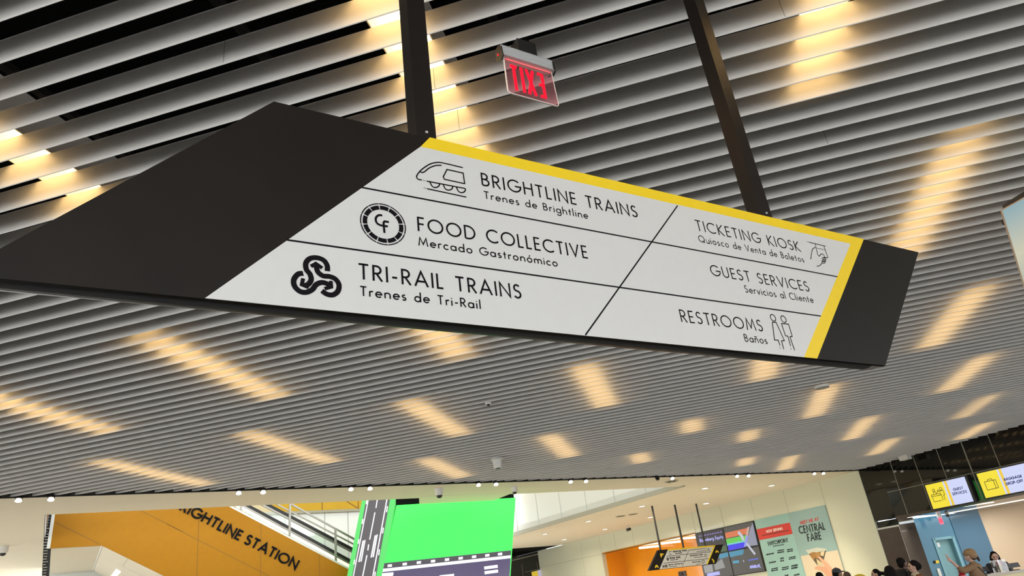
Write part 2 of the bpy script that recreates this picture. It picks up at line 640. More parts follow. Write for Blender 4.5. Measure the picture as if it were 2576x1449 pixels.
ceiling = thing('ceiling', 'ceiling of long grey metal slats with dark gaps over the concourse', 'ceiling', (0, 10, ZC + 0.22))
ceiling['kind'] = 'structure'
mb = MB()
dk0, dk1, dk2 = SOF_A - SOF_D * 14, SOF_B + Vector((0.4, 0.6, 0)), SOF_B + BLK_D * 16 + Vector((0.8, .5, 0))
mb.prism([Vector((q.x, q.y, 5.35)) for q in (Vector((-24, -7, 0)), Vector((26, -7, 0)), dk2, dk1, dk0)], (0, 0, 0.05))
mb.build('plenum_deck', M['black'], ceiling)
mb = MB()
for k in range(-7, 8):
    al = -0.556 + 1.37 * k
    lo = -3.0
    hi = 26.0
    c = [sp_pt(al - .025, lo, 4.79), sp_pt(al + .025, lo, 4.79)]
    # stop the rail at the edges of the slat field
    for step in range(400):
        if slat_range(hi)[0] > al - .1 or slat_range(hi)[1] < al + .1:
            hi -= 0.1
        else:
            break
    c += [sp_pt(al + .025, hi, 4.79), sp_pt(al - .025, hi, 4.79)]
    mb.prism(c, (0, 0, 0.05))
mb.build('carrier_rails', M['rail'], ceiling)
k0 = int(math.floor((1.0 - PHASE) / PITCH_S)) - 6
pes = []
k = k0
while True:
    pe = PHASE + PITCH_S * k
    k += 1
    lo, hi = slat_range(pe)
    if hi - lo < 0.05:
        break
    pes.append((pe, lo, hi))
rest = MB()
n_vis = 0
for pe, lo, hi in pes:
    mb = rest if (pe < 1.0 or n_vis >= 100) else MB()
    # a thin blade with a slightly thicker rounded lower lip
    prof = [(0.0, 4.775), (0.010, 4.775), (0.010, 4.610), (0.008, 4.602), (0.004, 4.600), (0.0, 4.605)]
    vs, fs = [], []
    for al in (lo, hi):
        vs += [sp_pt(al, pe + a, z) for a, z in prof]
    n = len(prof)
    for i in range(n):
        j = (i + 1) % n
        fs.append((i, j, n + j, n + i))
    fs += [tuple(reversed(range(n))), tuple(range(n, 2 * n))]
    mb.add(vs, fs)
    if mb is not rest:
        n_vis += 1
        mb.build('slat', M['slat'], ceiling)
rest.build('slats', M['slat'], ceiling, props={'kind': 'stuff'})

# hairline joints where two slat lengths meet
mb = MB()
for x, y in ((558, 157), (1097, 229), (1158, 331), (1976, 43), (2086, 355)):
    q = onz(x, y, ZC)
    kk = round((q.dot(SP) - PHASE) / PITCH_S)
    fp = Plane3(sp_pt(0, PHASE + PITCH_S * kk, 0), SD, Vector((0, 0, 1)))
    mb.ribbon(fp, [(q.dot(SD), 4.607), (q.dot(SD), 4.774)], .0022, .0006)
mb.build('slat_joints', M['rail'], ceiling)

# linear lamps above the slats: (grid column, along, first perp, last perp, where it shows)
FIX = [
    ('A', -3.84, 1.9, 4.25, 'above the far left edge, beside the black tip of the big sign'),
    ('D', -1.09, 1.9, 4.25, 'behind the left pole of the big hanging sign'),
    ('J', 1.41, 1.9, 4.34, 'at the top right, right of the right pole of the big sign'),
    ('C', -7.75, 5.6, 8.09, 'low at the far left edge of the ceiling'),
    ('B', -5.12, 5.5, 8.07, 'just below the black left part of the big sign'),
    ('E', -2.48, 5.5, 7.99, 'directly under the middle of the big sign'),
    ('K', 2.72, 5.35, 7.77, 'right of the big sign, above its right tip'),
    ('I', -9.05, 9.15, 12.0, 'at the lower left, nearest the cream soffit'),
    ('H', -6.42, 9.2, 12.02, 'at the lower left, right of the one nearest the soffit'),
    ('G', -3.76, 9.2, 11.76, 'left of the small ceiling sprinkler'),
    ('F', -1.12, 9.13, 11.66, 'right of the small ceiling sprinkler'),
    ('P', 1.45, 9.2, 11.76, 'under the right end of the big sign'),
    ('L', 3.97, 9.13, 11.68, 'right of the big sign, topmost below its tip'),
    ('U', -4.98, 13.0, 15.51, 'by the soffit, left of the white ceiling camera'),
    ('T', -2.45, 12.85, 15.31, 'right of the white ceiling camera'),
    ('R', 0.21, 13.7, 14.97, 'short, above the soffit centre under the sign'),
    ('Q', 2.66, 12.9, 15.5, 'beside the round white detector'),
    ('M', 5.16, 12.8, 15.24, 'second from the top at the right edge'),
    ('V', -1.06, 16.17, 17.48, 'short, nearest the soffit in the middle'),
    ('S', 1.39, 15.7, 16.98, 'short, left of the four lamps at the right'),
    ('Y', 3.98, 16.5, 19.11, 'below and right of the round white detector'),
    ('N', 6.34, 16.33, 18.68, 'third from the top at the right edge'),
    ('W', 1.46, 19.24, 20.53, 'short, next to the soffit spotlights at the right'),
    ('X', 2.66, 20.15, 22.59, 'touching the soffit near the black pillar'),
    ('Z', 5.16, 20.0, 22.44, 'near the white wall device by the black fascia'),
    ('O', 7.38, 19.95, 22.12, 'lowest at the right edge, by the black fascia'),
]
for nm, al, p0, p1, where in FIX:
    root = thing('ceiling_light', 'warm slat light ' + where, 'light', sp_pt(al, (p0 + p1) / 2, 4.9), 'linear lights above the ceiling slats')
    hw = 0.145
    mb = MB()
    # an open trough: top, two long sides, two ends; the diffuser sits deep inside so the beam leaves downward
    T0, T1 = 4.80, 5.10
    mb.prism([sp_pt(al - hw, p0, T1), sp_pt(al + hw, p0, T1), sp_pt(al + hw, p1, T1), sp_pt(al - hw, p1, T1)], (0, 0, 0.02))
    for s in (-1, 1):
        a0, a1 = al + s * hw, al + s * (hw + .008)
        mb.prism([sp_pt(a0, p0, T0), sp_pt(a1, p0, T0), sp_pt(a1, p1, T0), sp_pt(a0, p1, T0)], (0, 0, T1 - T0))
    for pe, s in ((p0, -1), (p1, 1)):
        q0, q1 = sorted((pe, pe + s * .008))
        mb.prism([sp_pt(al - hw, q0, T0), sp_pt(al + hw, q0, T0), sp_pt(al + hw, q1, T0), sp_pt(al - hw, q1, T0)], (0, 0, T1 - T0))
    mb.build('housing', M['lamphousing'], root)
    mb = MB()
    e = .02
    mb.prism([sp_pt(al - hw + e, p0 + e, T1 - .03), sp_pt(al + hw - e, p0 + e, T1 - .03), sp_pt(al + hw - e, p1 - e, T1 - .03), sp_pt(al - hw + e, p1 - e, T1 - .03)], (0, 0, 0.025))
    mb.build('diffuser', M['lampwarm'], root)

# ------------------------------------------------------------------ the big hanging sign
ZB = 2.42
SGN = Plane(onz(1470, 845, ZB), 57.7)
TSGN = 0.088
sign = thing('hanging_sign', 'large dark hanging direction sign with white panel and yellow band, on two dark poles', 'sign', SGN.pt(SGN.px(1470, 845), -TSGN / 2))
sx = lambda x, y: SGN.px(x, y)
ztop = (sx(695, 252)[1] + sx(2310, 637)[1]) / 2


def at_z(p, q, z):
    """point of the plane line p-q at height z"""
    p, q = sx(*p), sx(*q)
    t = (z - p[1]) / (q[1] - p[1])
    return (p[0] + (q[0] - p[0]) * t, z)


TLc = at_z((695, 252), (0, 625), ztop)
BLc = at_z((695, 252), (0, 625), ZB)
TRc = at_z((2310, 637), (2228, 917), ztop)
BRc = at_z((2310, 637), (2228, 917), ZB)
mb = MB()
mb.fill(SGN, [BLc, BRc, TRc, TLc], 0.0, 0.016)
mb.build('face_plate', M['signblack'], sign)
mb = MB()
mb.fill(SGN, [(BLc[0] + .04, ZB + .022), (BRc[0], ZB + .022), TRc, TLc], -TSGN + 0.016, 0.016)
mb.build('back_plate', M['signblack'], sign)
# recessed core between the plates, rounded below
cx0, cx1 = BLc[0] + .02, BRc[0] - .06
core = MB()
prof = []
for i in range(9):
    a = pi * i / 8
    prof.append((-TSGN / 2 - .008 + cos(a) * (TSGN / 2 - 0.008), ZB + 0.012 - 0.012 * sin(a)))
prof += [(-TSGN, ZB + 0.021), (-TSGN + 0.018, ZB + 0.021), (-TSGN + 0.018, ZB + 0.16), (-0.016, ZB + 0.16)]
vs = []
for u in (cx0, cx1):
    vs += [SGN.pt((u + (0.34 if zz > ZB + .1 and u == cx0 else 0), zz), o_) for o_, zz in prof]
n = len(prof)
fs = [(i, (i + 1) % n, n + (i + 1) % n, n + i) for i in range(n)] + [tuple(range(n)), tuple(range(2 * n - 1, n - 1, -1))]
core.add(vs, fs)
core.build('underside_channel', M['signunder'], sign)
mb = MB()
ins = [(BLc[0] + .62, ZB + .15), (BRc[0] - .08, ZB + .15), (TRc[0] - .08, ztop - .02), (TLc[0] + .16, ztop - .02)]
mb.fill(SGN, ins, -0.016, TSGN - 0.032)
mb.build('core', M['signblack'], sign)
mb = MB()
mb.fill(SGN, [(BRc[0] - .06, ZB + .002), (BRc[0] - .005, ZB + .002), (BRc[0] + .01, ZB + .06), (BRc[0] - .045, ZB + .06)], -0.02, TSGN - 0.04)
mb.build('end_cap', M['acrylicedge'], sign, props={'label': 'pale translucent end cap under the right tip'})

# white field, yellow band (top and right), black tips
def zed(p, z):
    return (sx(*p)[0], z)


yt = ztop
yin = (sx(1057, 368.5)[1] + sx(2139, 615)[1]) / 2
W_bl = (sx(515, 752)[0], ZB)
W_br = (sx(2021, 899)[0], ZB)
W_tl = (sx(1057, 368.5)[0], yin)
W_tr = (sx(2139, 615)[0], yin)
Y_tl = (sx(1080.5, 346.4)[0], yt)
Y_tr = (sx(2173, 605)[0], yt)
Y_br = (sx(2054.6, 903)[0], ZB)
mb = MB()
mb.fill(SGN, [W_bl, W_br, W_tr, W_tl], 0.003, 0.003)
mb.build('white_panel', M['signwhite'], sign)
mb = MB()
mb.fill(SGN, [W_tl, W_tr, Y_tr, Y_tl], 0.003, 0.003)
mb.fill(SGN, [W_br, Y_br, Y_tr, W_tr], 0.003, 0.003)
mb.build('yellow_band', M['signyellow'], sign)
mb = MB()
for a, b in (((909, 473), (2105, 697)), ((721, 605), (2063, 796)), ((1703, 518.4), (1471, 844))):
    mb.ribbon(SGN, [sx(*a), sx(*b)], 0.0052, 0.0042)
mb.build('divider_lines', M['ink'], sign)
LINES = [
    ('BRIGHTLINE TRAINS', (1211, 468), (1604, 549), (1208, 435.7), 0.0059),
    ('Trenes de Brightline', (1217, 500), (1479, 552.6), (1215, 481), 0.0037),
    ('FOOD COLLECTIVE', (1050, 581.5), (1479, 653), (1047.6, 545.6), 0.0059),
    ('Mercado Gastron\u00f3mico', (1052, 619), (1402, 672), (1051, 598), 0.0040),
    ('TRI-RAIL TRAINS', (901, 703), (1311, 753), (898, 663), 0.0062),
    ('Trenes de Tri-Rail', (905, 745.5), (1208.5, 778), (904, 721), 0.0042),
    ('TICKETING KIOSK', (1752, 581.5), (2014, 634), (1750, 555), 0.0048),
    ('Quiosco de Venta de Boletos', (1758, 611), (2022, 660), (1757, 594), 0.0033),
    ('GUEST SERVICES', (1789, 695), (2036, 734), (1788, 668), 0.0048),
    ('Servicios al Cliente', (1874, 737), (2046, 763), (1873.5, 719), 0.0035),
    ('RESTROOMS', (1713, 812), (1919, 834), (1711, 781), 0.0049),
    ('Ba\u00f1os', (1873, 860), (1930, 866.5), (1872, 841), 0.0036),
]
for s, BL, BR, TL, w in LINES:
    b_, r_, t_ = sx(*BL), sx(*BR), sx(*TL)
    vb = (b_[1] + r_[1]) / 2                     # the baseline is level on the sign
    text_parts('lettering', M['ink'], sign, SGN, s, (b_[0], vb), (r_[0], vb), (b_[0], vb + (t_[1] - b_[1])), w, 0.0042, px=False, track=.2)
# train pictogram
z = Zm(700, 350, 3.083)
mb = MB()
lw = .0042
draw(mb, SGN, z, [(1428, 226), (1275, 190), (1225, 186), (1170, 200), (1110, 240), (1075, 280), (1070, 300), (1080, 315), (1110, 322)], lw, .0042, True)
draw(mb, SGN, z, [(1262, 208), (1215, 210), (1165, 230), (1130, 258), (1108, 263), (1098, 256)], lw, .0042, True)
for a, b in (((1120, 324), (1124, 325)), ((1132, 327), (1136, 328)), ((1126, 383), (1130, 384)), ((1138, 386), (1142, 387)), ((1147, 330), (1448, 388)), ((1150, 389), (1455, 454))):
    draw(mb, SGN, z, [a, b], lw, .0042)
draw(mb, SGN, z, [(1305, 240), (1430, 268), (1442, 350), (1285, 316), (1276, 296)], lw, .0042, closed=True)
for w_ in ([(1172, 337), (1190, 370), (1215, 380), (1240, 370), (1248, 350)], [(1276, 357), (1292, 390), (1318, 400), (1342, 391), (1350, 371)], [(1378, 377), (1393, 408), (1418, 420), (1442, 410), (1449, 390)]):
    draw(mb, SGN, z, w_, lw, .0042, True)
mb.build('train_pictogram', M['ink'], sign)
# round food hall emblem
mb = MB()
cl, cr, cu, cd = sx(*z(633, 634)), sx(*z(984, 690)), sx(*z(800, 506)), sx(*z(820, 825))
cc = ((cl[0] + cr[0]) / 2, (cu[1] + cd[1]) / 2)
R_ = ((cr[0] - cl[0]) + (cu[1] - cd[1])) / 4
for k in range(12):
    a0, a1 = k * 30 + 10, k * 30 + 40
    mb.ribbon(SGN, arc(cc[0], cc[1], R_ * .985, R_ * .985, a0 + .8, a1 - .8, 5), .0034, .0042)
    mb.ribbon(SGN, arc(cc[0], cc[1], R_ * .80, R_ * .80, a0 + 1.6, a1 - 1.6, 5), R_ * .19, .0042)
draw(mb, SGN, z, [(803, 597), (778, 594), (757, 610), (753, 636), (766, 660), (790, 672), (820, 678), (846, 682)], .0068, .0042, True)
draw(mb, SGN, z, [(820, 732), (813, 652), (822, 642), (854, 648)], .0068, .0042)
mb.build('round_emblem', M['ink'], sign)
# three looped rail arrows
mb = MB()
tw = .0150
for pth, head in (
    ([(378, 1028), (376, 985), (350, 945), (300, 925), (245, 930), (212, 965), (215, 1015), (243, 1052), (252, 1095), (230, 1130), (196, 1142)], [(190, 1085), (180, 1133), (233, 1155)]),
    ([(190, 1045), (150, 1052), (118, 1095), (124, 1145), (165, 1185), (215, 1192), (262, 1170), (292, 1132), (340, 1116), (395, 1134)], [(404, 1104), (408, 1150), (356, 1165)]),
    ([(335, 1180), (372, 1206), (420, 1212), (458, 1185), (468, 1135), (440, 1090), (395, 1070), (345, 1065), (305, 1035), (290, 985)], [(250, 992), (289, 970), (338, 1005)]),
):
    draw(mb, SGN, z, pth, tw, .0042, True)
    draw(mb, SGN, z, head, tw * .72, .0043)
mb.build('looped_arrow_emblem', M['ink'], sign)
# hand taking a ticket
z = Zm(1650, 500, 3.22)
mb = MB()
lw = .0034
for p in ([(1232, 354), (1370, 388)], [(1285, 370), (1300, 432)], [(1355, 386), (1388, 480), (1352, 478)]):
    draw(mb, SGN, z, p, lw, .0042)
for a in range(5):
    draw(mb, SGN, z, [(1301 + a * 13, 403 + a * 2.8), (1308 + a * 13, 404.5 + a * 2.8)], lw, .0042)
draw(mb, SGN, z, [(1219, 351), (1223, 352)], lw, .0042)
draw(mb, SGN, z, [(1285, 395), (1262, 412), (1256, 440), (1249, 494)], lw, .0042)
draw(mb, SGN, z, [(1300, 430), (1304, 452), (1318, 468), (1327, 455), (1342, 450), (1356, 462), (1358, 478), (1338, 486)], lw, .0042, True)
for q in range(3):
    draw(mb, SGN, z, [(1338 + 2 * q, 486 + 14 * q), (1352 + 2 * q, 482 + 14 * q), (1372 - 3 * q, 490 + 13 * q), (1366 - 3 * q, 500 + 12 * q), (1344, 500 + 13 * q)], lw, .0042, True)
draw(mb, SGN, z, [(1342, 505), (1338, 525), (1324, 542), (1304, 549), (1296, 548)], lw, .0042, True)
mb.build('ticket_hand_pictogram', M['ink'], sign)
# woman and man
mb = MB()
lw = .0038
for c_ in ((943, 967), (1028, 978)):
    q = sx(*z(*c_))
    mb.ribbon(SGN, arc(q[0], q[1], .0150, .0150, 0, 360, 20), lw, .0042)
for p in ([(1000, 1192), (985, 1148), (955, 1147), (937, 1003), (968, 1004), (1035, 1152), (1012, 1154), (1030, 1221)],
          [(1086, 1195), (1063, 1116), (1044, 1112), (1011, 1014), (1068, 1018), (1099, 1118), (1080, 1121), (1118, 1230)]):
    draw(mb, SGN, z, p, lw, .0042)
for c_ in ((997, 1205), (1000, 1214), (1084, 1212), (1088, 1222)):
    draw(mb, SGN, z, [c_, (c_[0] + 2, c_[1] + 4)], lw, .0042)
mb.build('restroom_pictogram', M['ink'], sign)
# poles
for pb, hw in (((1078, 348), .036), ((1938, 549), .036)):
    c = SGN.pt((sx(*pb)[0], ztop), -TSGN / 2 - 0.005)
    mb = MB()
    mb.box(c + Vector((0, 0, (5.3 - ztop) / 2 - .02)), (hw, hw, (5.3 - ztop) / 2 + .02), (SGN.x, SGN.n, Vector((0, 0, 1))))
    pole = mb.build('support_pole', M['pole'], sign)
    mb = MB()
    mb.box(c + Vector((0, 0, .03)) + SGN.n * (hw + .002), (.004, .003, .004), (SGN.x, SGN.n, Vector((0, 0, 1))))
    mb.build('screw', M['alu'], pole)

# ------------------------------------------------------------------ exit sign
z = Zm(1230, 80, 7.245)
EX = Plane(onz(1345, 122, 4.545), 57.8)
ex = lambda x, y: EX.px(*z(x, y))
exit_sign = thing('exit_sign', 'red EXIT sign on clear panel under aluminium bar, seen from behind, hung from the slats', 'exit sign', EX.pt(ex(690, 480), -.03))
a = [ex(225, 225), ex(1150, 525), ex(1170, 735), ex(235, 440)]
ytop = (a[0][1] + a[1][1]) / 2
ybot = (a[2][1] + a[3][1]) / 2
xl, xr = (a[0][0] + a[3][0]) / 2, (a[1][0] + a[2][0]) / 2
mb = MB()
prof = [(-.055, ytop - .004), (0.0, ytop), (.004, ytop - .012), (.0, ytop - .016), (.004, ytop - .03), (.0, ytop - .034), (.004, ytop - .05), (0, ytop - .054), (.006, ybot + .012), (.016, ybot), (-.02, ybot - .002), (-.055, ybot + .02)]
vs = []
for u in (xl, xr):
    vs += [EX.pt((u, zz), o_) for o_, zz in prof]
n = len(prof)
mb.add(vs, [(i, (i + 1) % n, n + (i + 1) % n, n + i) for i in range(n)] + [tuple(range(n)), tuple(range(2 * n - 1, n - 1, -1))])
mb.build('aluminium_housing', M['alu'], exit_sign)
for u, s in ((xl, -1), (xr, 1)):
    mb = MB()
    pr = [(-.06, ytop + .0), (-.02, ytop + .006), (.008, ytop - .02), (.014, ybot - .004), (-.01, ybot - .02), (-.06, ybot + .01)]
    mb.prism([EX.pt((u, zz), o_) for o_, zz in pr], EX.x * s * .006)
    if s < 0:
        cap = mb.build('end_plate', M['plasticblack'], exit_sign)
    else:
        mb.build('end_plate', M['plasticblack'], exit_sign)
mb = MB()
mb.ell(EX.pt((xl - .008, (ytop + ybot) / 2 - .01), -.03), .006)
mb.build('indicator_lamp', M['exitred'], cap)
pb_ = [ex(270, 1060), ex(1215, 1330)]
yb2 = (pb_[0][1] + pb_[1][1]) / 2
mb = MB()
c_ = .012
out = [(xl + .012, ybot + .004), (xr - .012, ybot + .004), (xr - .002, yb2 + c_), (xr - c_, yb2), (xl + c_ + .01, yb2), (xl + .008, yb2 + c_)]
mb.fill(EX, out, -.006, .006)
panel = mb.build('clear_panel', M['acrylic'], exit_sign)
mb = MB()
mb.ribbon(EX, [out[0], out[5], out[4], out[3], out[2], out[1]], .005, -.0055, .007)
mb.build('panel_edge', M['acrylicedge'], panel)
mb = MB()
mb.ribbon(EX, [(xl + .02, ybot - .006), (xr - .02, ybot - .006)], .006, -.004, .004)
mb.build('light_line', M['exitglow'], panel)
mb = MB()
e_bl, e_br, e_tl = ex(1052, 1208), ex(468, 1050), ex(985, 765)
vb = e_bl[1]
text(mb, EX, 'EXIT', (e_bl[0], (e_bl[1] + ex(480, 1052)[1]) / 2), (ex(452, 1050)[0], (e_bl[1] + ex(480, 1052)[1]) / 2), (e_bl[0], (e_tl[1] + ex(365, 575)[1]) / 2), .0185, -.003, .002, px=False, track=.3)
mb.build('lettering', M['exitred'], panel)
mb = MB()
bc = EX.pt(ex(720, 300), -.06)
mb.box(bc + Vector((0, 0, .02)), (.062, .05, .045), (EX.x, EX.n, Vector((0, 0, 1))))
mb.box(bc + Vector((0, 0, .17)), (.035, .03, .12), (EX.x, EX.n, Vector((0, 0, 1))))
mb.build('mounting_box', M['plasticblack'], exit_sign)
def az(d):
    a = radians(d)
    return Vector((sin(a), cos(a), 0))


ZS = 4.58
UPZ = Vector((0, 0, 1))
# ------------------------------------------------------------------ floor
mb = MB()
mb.prism([(-40, -20, -.1), (40, -20, -.1), (40, 60, -.1), (-40, 60, -.1)], (0, 0, .1))
struct(mb.build('floor', M['floor']))
mb = MB()
mb.prism([(-60, -70, 0), (60, -70, 0), (60, -9, 0), (-60, -9, 0)], (0, 0, .006))
struct(mb.build('bounce_slab', M['bounce_slab']))  # unseen slab added behind the viewer, bounces low light onto the slat lips
f0 = [Vector((q.x, q.y, .001)) for q in (SOF_A - SOF_D * 16, SOF_B, SOF_B + az(147) * 14, SOF_B + az(147) * 14 + az(57) * 14, SOF_B + az(-35) * 20 + az(57) * 8, SOF_A - SOF_D * 16 + az(-35) * 30)]
mb = MB()
mb.prism(f0, UPZ * .004)
struct(mb.build('floor', M['floor_bounce']))  # pale overlay added as a reflector under the cream ceiling

# ------------------------------------------------------------------ cream soffit ceiling with the escalator void
E1 = Vector((SOF_B.x, SOF_B.y, ZS))
E0 = Vector((SOF_A.x, SOF_A.y, ZS)) - SOF_D * 12
V1 = onz(113, 1295, ZS)
V2 = onz(1710, 1224, ZS)
DR = az(-35.6)
DL = az(-33.8)
A0 = onz(1415, 1371, ZS)
B0 = onz(1290, 1380, ZS)
mb = MB()
th = UPZ * .3
mb.prism([E0, E1, V2, V1], th)
mb.prism([E0, V1, V1 + DL * 26, E0 + DL * 26], th)
mb.prism([V2, E1, A0, B0, V2 + DR * 17], th)
tng = [onz(1054, 1250, ZS - .004), onz(1055, 1268, ZS - .004), onz(1243, 1259, ZS - .004), onz(1292, 1239, ZS - .004)]
mb.prism(tng, th)
soff = mb.build('ceiling', M['cream'])
struct(soff, 'cream plaster ceiling strip behind the slats, with an opening for the escalator', 'ceiling')
# dark reveal between slat ends and plaster
mb = MB()
nn = Vector((-SOF_D.y, SOF_D.x, 0))
mb.prism([E0 + Vector((0, 0, .002)), E1 + Vector((0, 0, .002)), E1 + nn * .02 + Vector((0, 0, .002)), E0 + nn * .02 + Vector((0, 0, .002))], UPZ * .75)
mb.prism([E0 - nn * .09 + UPZ * .004, E1 - nn * .09 + UPZ * .004, E1 + UPZ * .004, E0 + UPZ * .004], UPZ * .01)
struct(mb.build('trim_1', M['black']))
# dark slab edge at the left of the void, with fixing brackets
mb = MB()
mb.prism([V1 + DL * .02 + az(56) * .01, V1 + DL * 26 + az(56) * .01, V1 + DL * 26 + az(56) * .03, V1 + DL * .02 + az(56) * .03], UPZ * 1.2)
tr2 = struct(mb.build('trim_2', M['bronze']))

# ------------------------------------------------------------------ upper void walls
VR = Plane(V2, -35.6)
mb = MB()
mb.fill(VR, [(-.2, ZS + .02), (17, ZS + .02), (17, 9.3), (-.2, 9.3)], 0, .15)
wr = struct(mb.build('wall_right', M['whitepanel']))
z = Zm(1200, 1149, 3.68)
mb = MB()
for a, b in (((370, 610), (383, 720)), ((535, 325), (580, 650)), ((750, 318), (790, 580)), ((990, 310), (1025, 515)), ((1257, 295), (1283, 440)), ((1555, 287), (1570, 355))):
    u = (VR.px(*z(*a))[0] + VR.px(*z(*b))[0]) / 2
    mb.ribbon(VR, [(u, ZS + .1), (u, 9.2)], .03, .004)
mb.build('panel_joints', M['whitejoint'], wr)
mb = MB()
mb.fill(VR, [(-.2, ZS - .04), (17, ZS - .04), (17, ZS + .1), (-.2, ZS + .1)], .02, .04)
mb.build('edge_rail', M['joint'], wr)
YO = onz(600, 1272, ZS) + az(-33) * 3.6
YP = Plane(YO, 57)
UB = Plane(YO + az(-33) * 5.5, 57)
UBR = UB.px(1200, 1300)[0]
_t = (UB.o - V1).dot(UB.n) / DL.dot(UB.n)
UBL = UB.uv(V1 + DL * _t)[0] + .05
zz = Zm(420, 1250, 5.152)
zline = (UB.px(*zz(1800, 195))[1] + UB.px(*zz(2500, 170))[1]) / 2
mb = MB()
mb.fill(UB, [(UBL, 0), (UBR, 0), (UBR, zline), (UBL, zline)], 0, .2)
wb = struct(mb.build('wall_back', M['whitepanel']))
mb = MB()
for a in ((1530, 280), (2045, 300), (2355, 750)):
    u = UB.px(*zz(*a))[0]
    mb.ribbon(UB, [(u, .5), (u, zline)], .03, .004)
mb.build('panel_joints', M['whitejoint'], wb)
mb = MB()
mb.fill(UB, [(UBL, zline), (UBR, zline), (UBR, 9.3), (UBL, 9.3)], .1, .3)
wy = mb.build('upper_panels', M['upperyellow'], wb)
mb = MB()
mb.fill(UB, [(UBL, zline - .06), (UBR, zline - .06), (UBR, zline + .02), (UBL, zline + .02)], .14, .06)
mb.build('ledge', M['joint'], wb)
mb = MB()
for a, b in (((2000, 70), (2000, 180)), ((2465, 50), (2470, 170)), ((2290, 50), (2460, 150))):
    mb.ribbon(UB, [UB.px(*zz(*a)), UB.px(*zz(*b))], .03, .105)
mb.build('upper_joints', M['yellowjoint'], wb)
mb = MB()
q0, q1 = UB.pt((UBL, 9.3)), UB.pt((14, 9.3))
mb.prism([q0, q1, q1 + az(147) * 16, q0 + az(147) * 16], UPZ * .1)
struct(mb.build('ceiling', M['cream']))

# ------------------------------------------------------------------ escalator with ochre side wall
esc = thing('escalator', 'escalator with ochre yellow side wall reading BRIGHTLINE STATION, glass balustrade and steel rails', 'escalator', YP.pt((0, 0)))
yp = YP.px
pa, pbp, pc = yp(137, 1290), yp(128, 1380), yp(257, 1372)
pd = yp(410, 1449)
t1, t2 = yp(577, 1275), yp(874, 1431)
zb_ = (pbp[1] + pc[1]) / 2
sl = (t2[1] - t1[1]) / (t2[0] - t1[0])


def topz(u):
    return t1[1] + (u - t1[0]) * sl


def botz(u):
    return zb_ + (u - pc[0]) * sl


u_l = (pa[0] + pbp[0]) / 2
u_end = t1[0] + (0.75 - t1[1]) / sl
u_b0 = pc[0] + (0.02 - zb_) / sl
poly = [(u_l, zb_), (pc[0], zb_), (u_b0, .02), (u_end + 1.2, .02), (u_end + 1.2, .75), (u_end, .75), (u_l + (t1[0] - u_l) * .35, topz(u_l + (t1[0] - u_l) * .35)), (u_l, topz(u_l + (t1[0] - u_l) * .35))]
mb = MB()
mb.fill(YP, poly, 0, .04)
side = mb.build('side_panel', M['yellowwall'], esc)
mb = MB()
for a, b in (((0, 350), (405, 560)), ((405, 560), (1215, 970)), ((1215, 970), (2000, 1360)), ((412, 300), (385, 1030)), ((1220, 355), (1212, 1030)), ((1975, 750), (1978, 1030))):
    mb.ribbon(YP, [yp(*zz(*a)), yp(*zz(*b))], .014, .003)
z5 = Zm(0, 1280, 5.6)
for a, b in (((780, 190), (1410, 500)), ((1980, 25), (2576, 325))):
    mb.ribbon(YP, [yp(*z5(*a)), yp(*z5(*b))], .014, .003)
mb.build('panel_joints', M['yellowjoint'], side)
mb = MB()
mb.fill(YP, [(u_l - .07, zb_), (u_l, zb_), (u_l, topz(u_l) - .1), (u_l - .07, topz(u_l) - .1)], .01, .08)
mb.build('corner_trim', M['whitepanel'], side)
# dark sheet in place of the unlit void beside the wall, with fixing brackets
mb = MB()
mb.fill(YP, [yp(114, 1285), yp(105.5, 1449), yp(103, 1500), yp(120, 1500), yp(128, 1380), yp(137, 1285)], -.1, .05)
gp = mb.build('gap_dark_sheet', M['pole'], esc)
mb = MB()
for k in range(24):
    q_ = yp(117 - 7 * k / 24 + (k % 2) * 2, 1294 + k * 7)
    mb.box(YP.pt(q_, -.06), (.03 + .01 * (k % 3), .03, .010), (YP.x, YP.n, UPZ))
mb.build('edge_brackets', M['steel'], gp)
# raised black letters along the slope
mb = MB()
nB = yp(*zz(1643, 940))
dirv = Vector((1, sl)).normalized()
gl = yp(*zz(1547, 885))
Ls = (Vector(yp(*zz(1660, 945))) - Vector(yp(*zz(150, 185)))).length
perp = Vector((-dirv.y, dirv.x))
caph = (Vector(yp(*zz(1620, 780))) - Vector(yp(*zz(1550, 890)))).dot(perp)
base = Vector(yp(*zz(1660, 943)))
stS, LS = text_strokes('BRIGHTLINE\u2009STATION', .15)
_, LB = text_strokes('B', 0)
kx = Ls / (LS - LB - .15)
start = base - dirv * (kx * LS)
text_parts('lettering', M['letterblack'], side, YP, 'BRIGHTLINE\u2009STATION', start, base, start + perp * caph, caph * .19, .03, .03, px=False, track=.15)
mb = MB()
body = [(u, v) for u, v in poly]
mb.fill(YP, body, -.045, 5.2)
truss = mb.build('truss_body', M['cream'], esc)
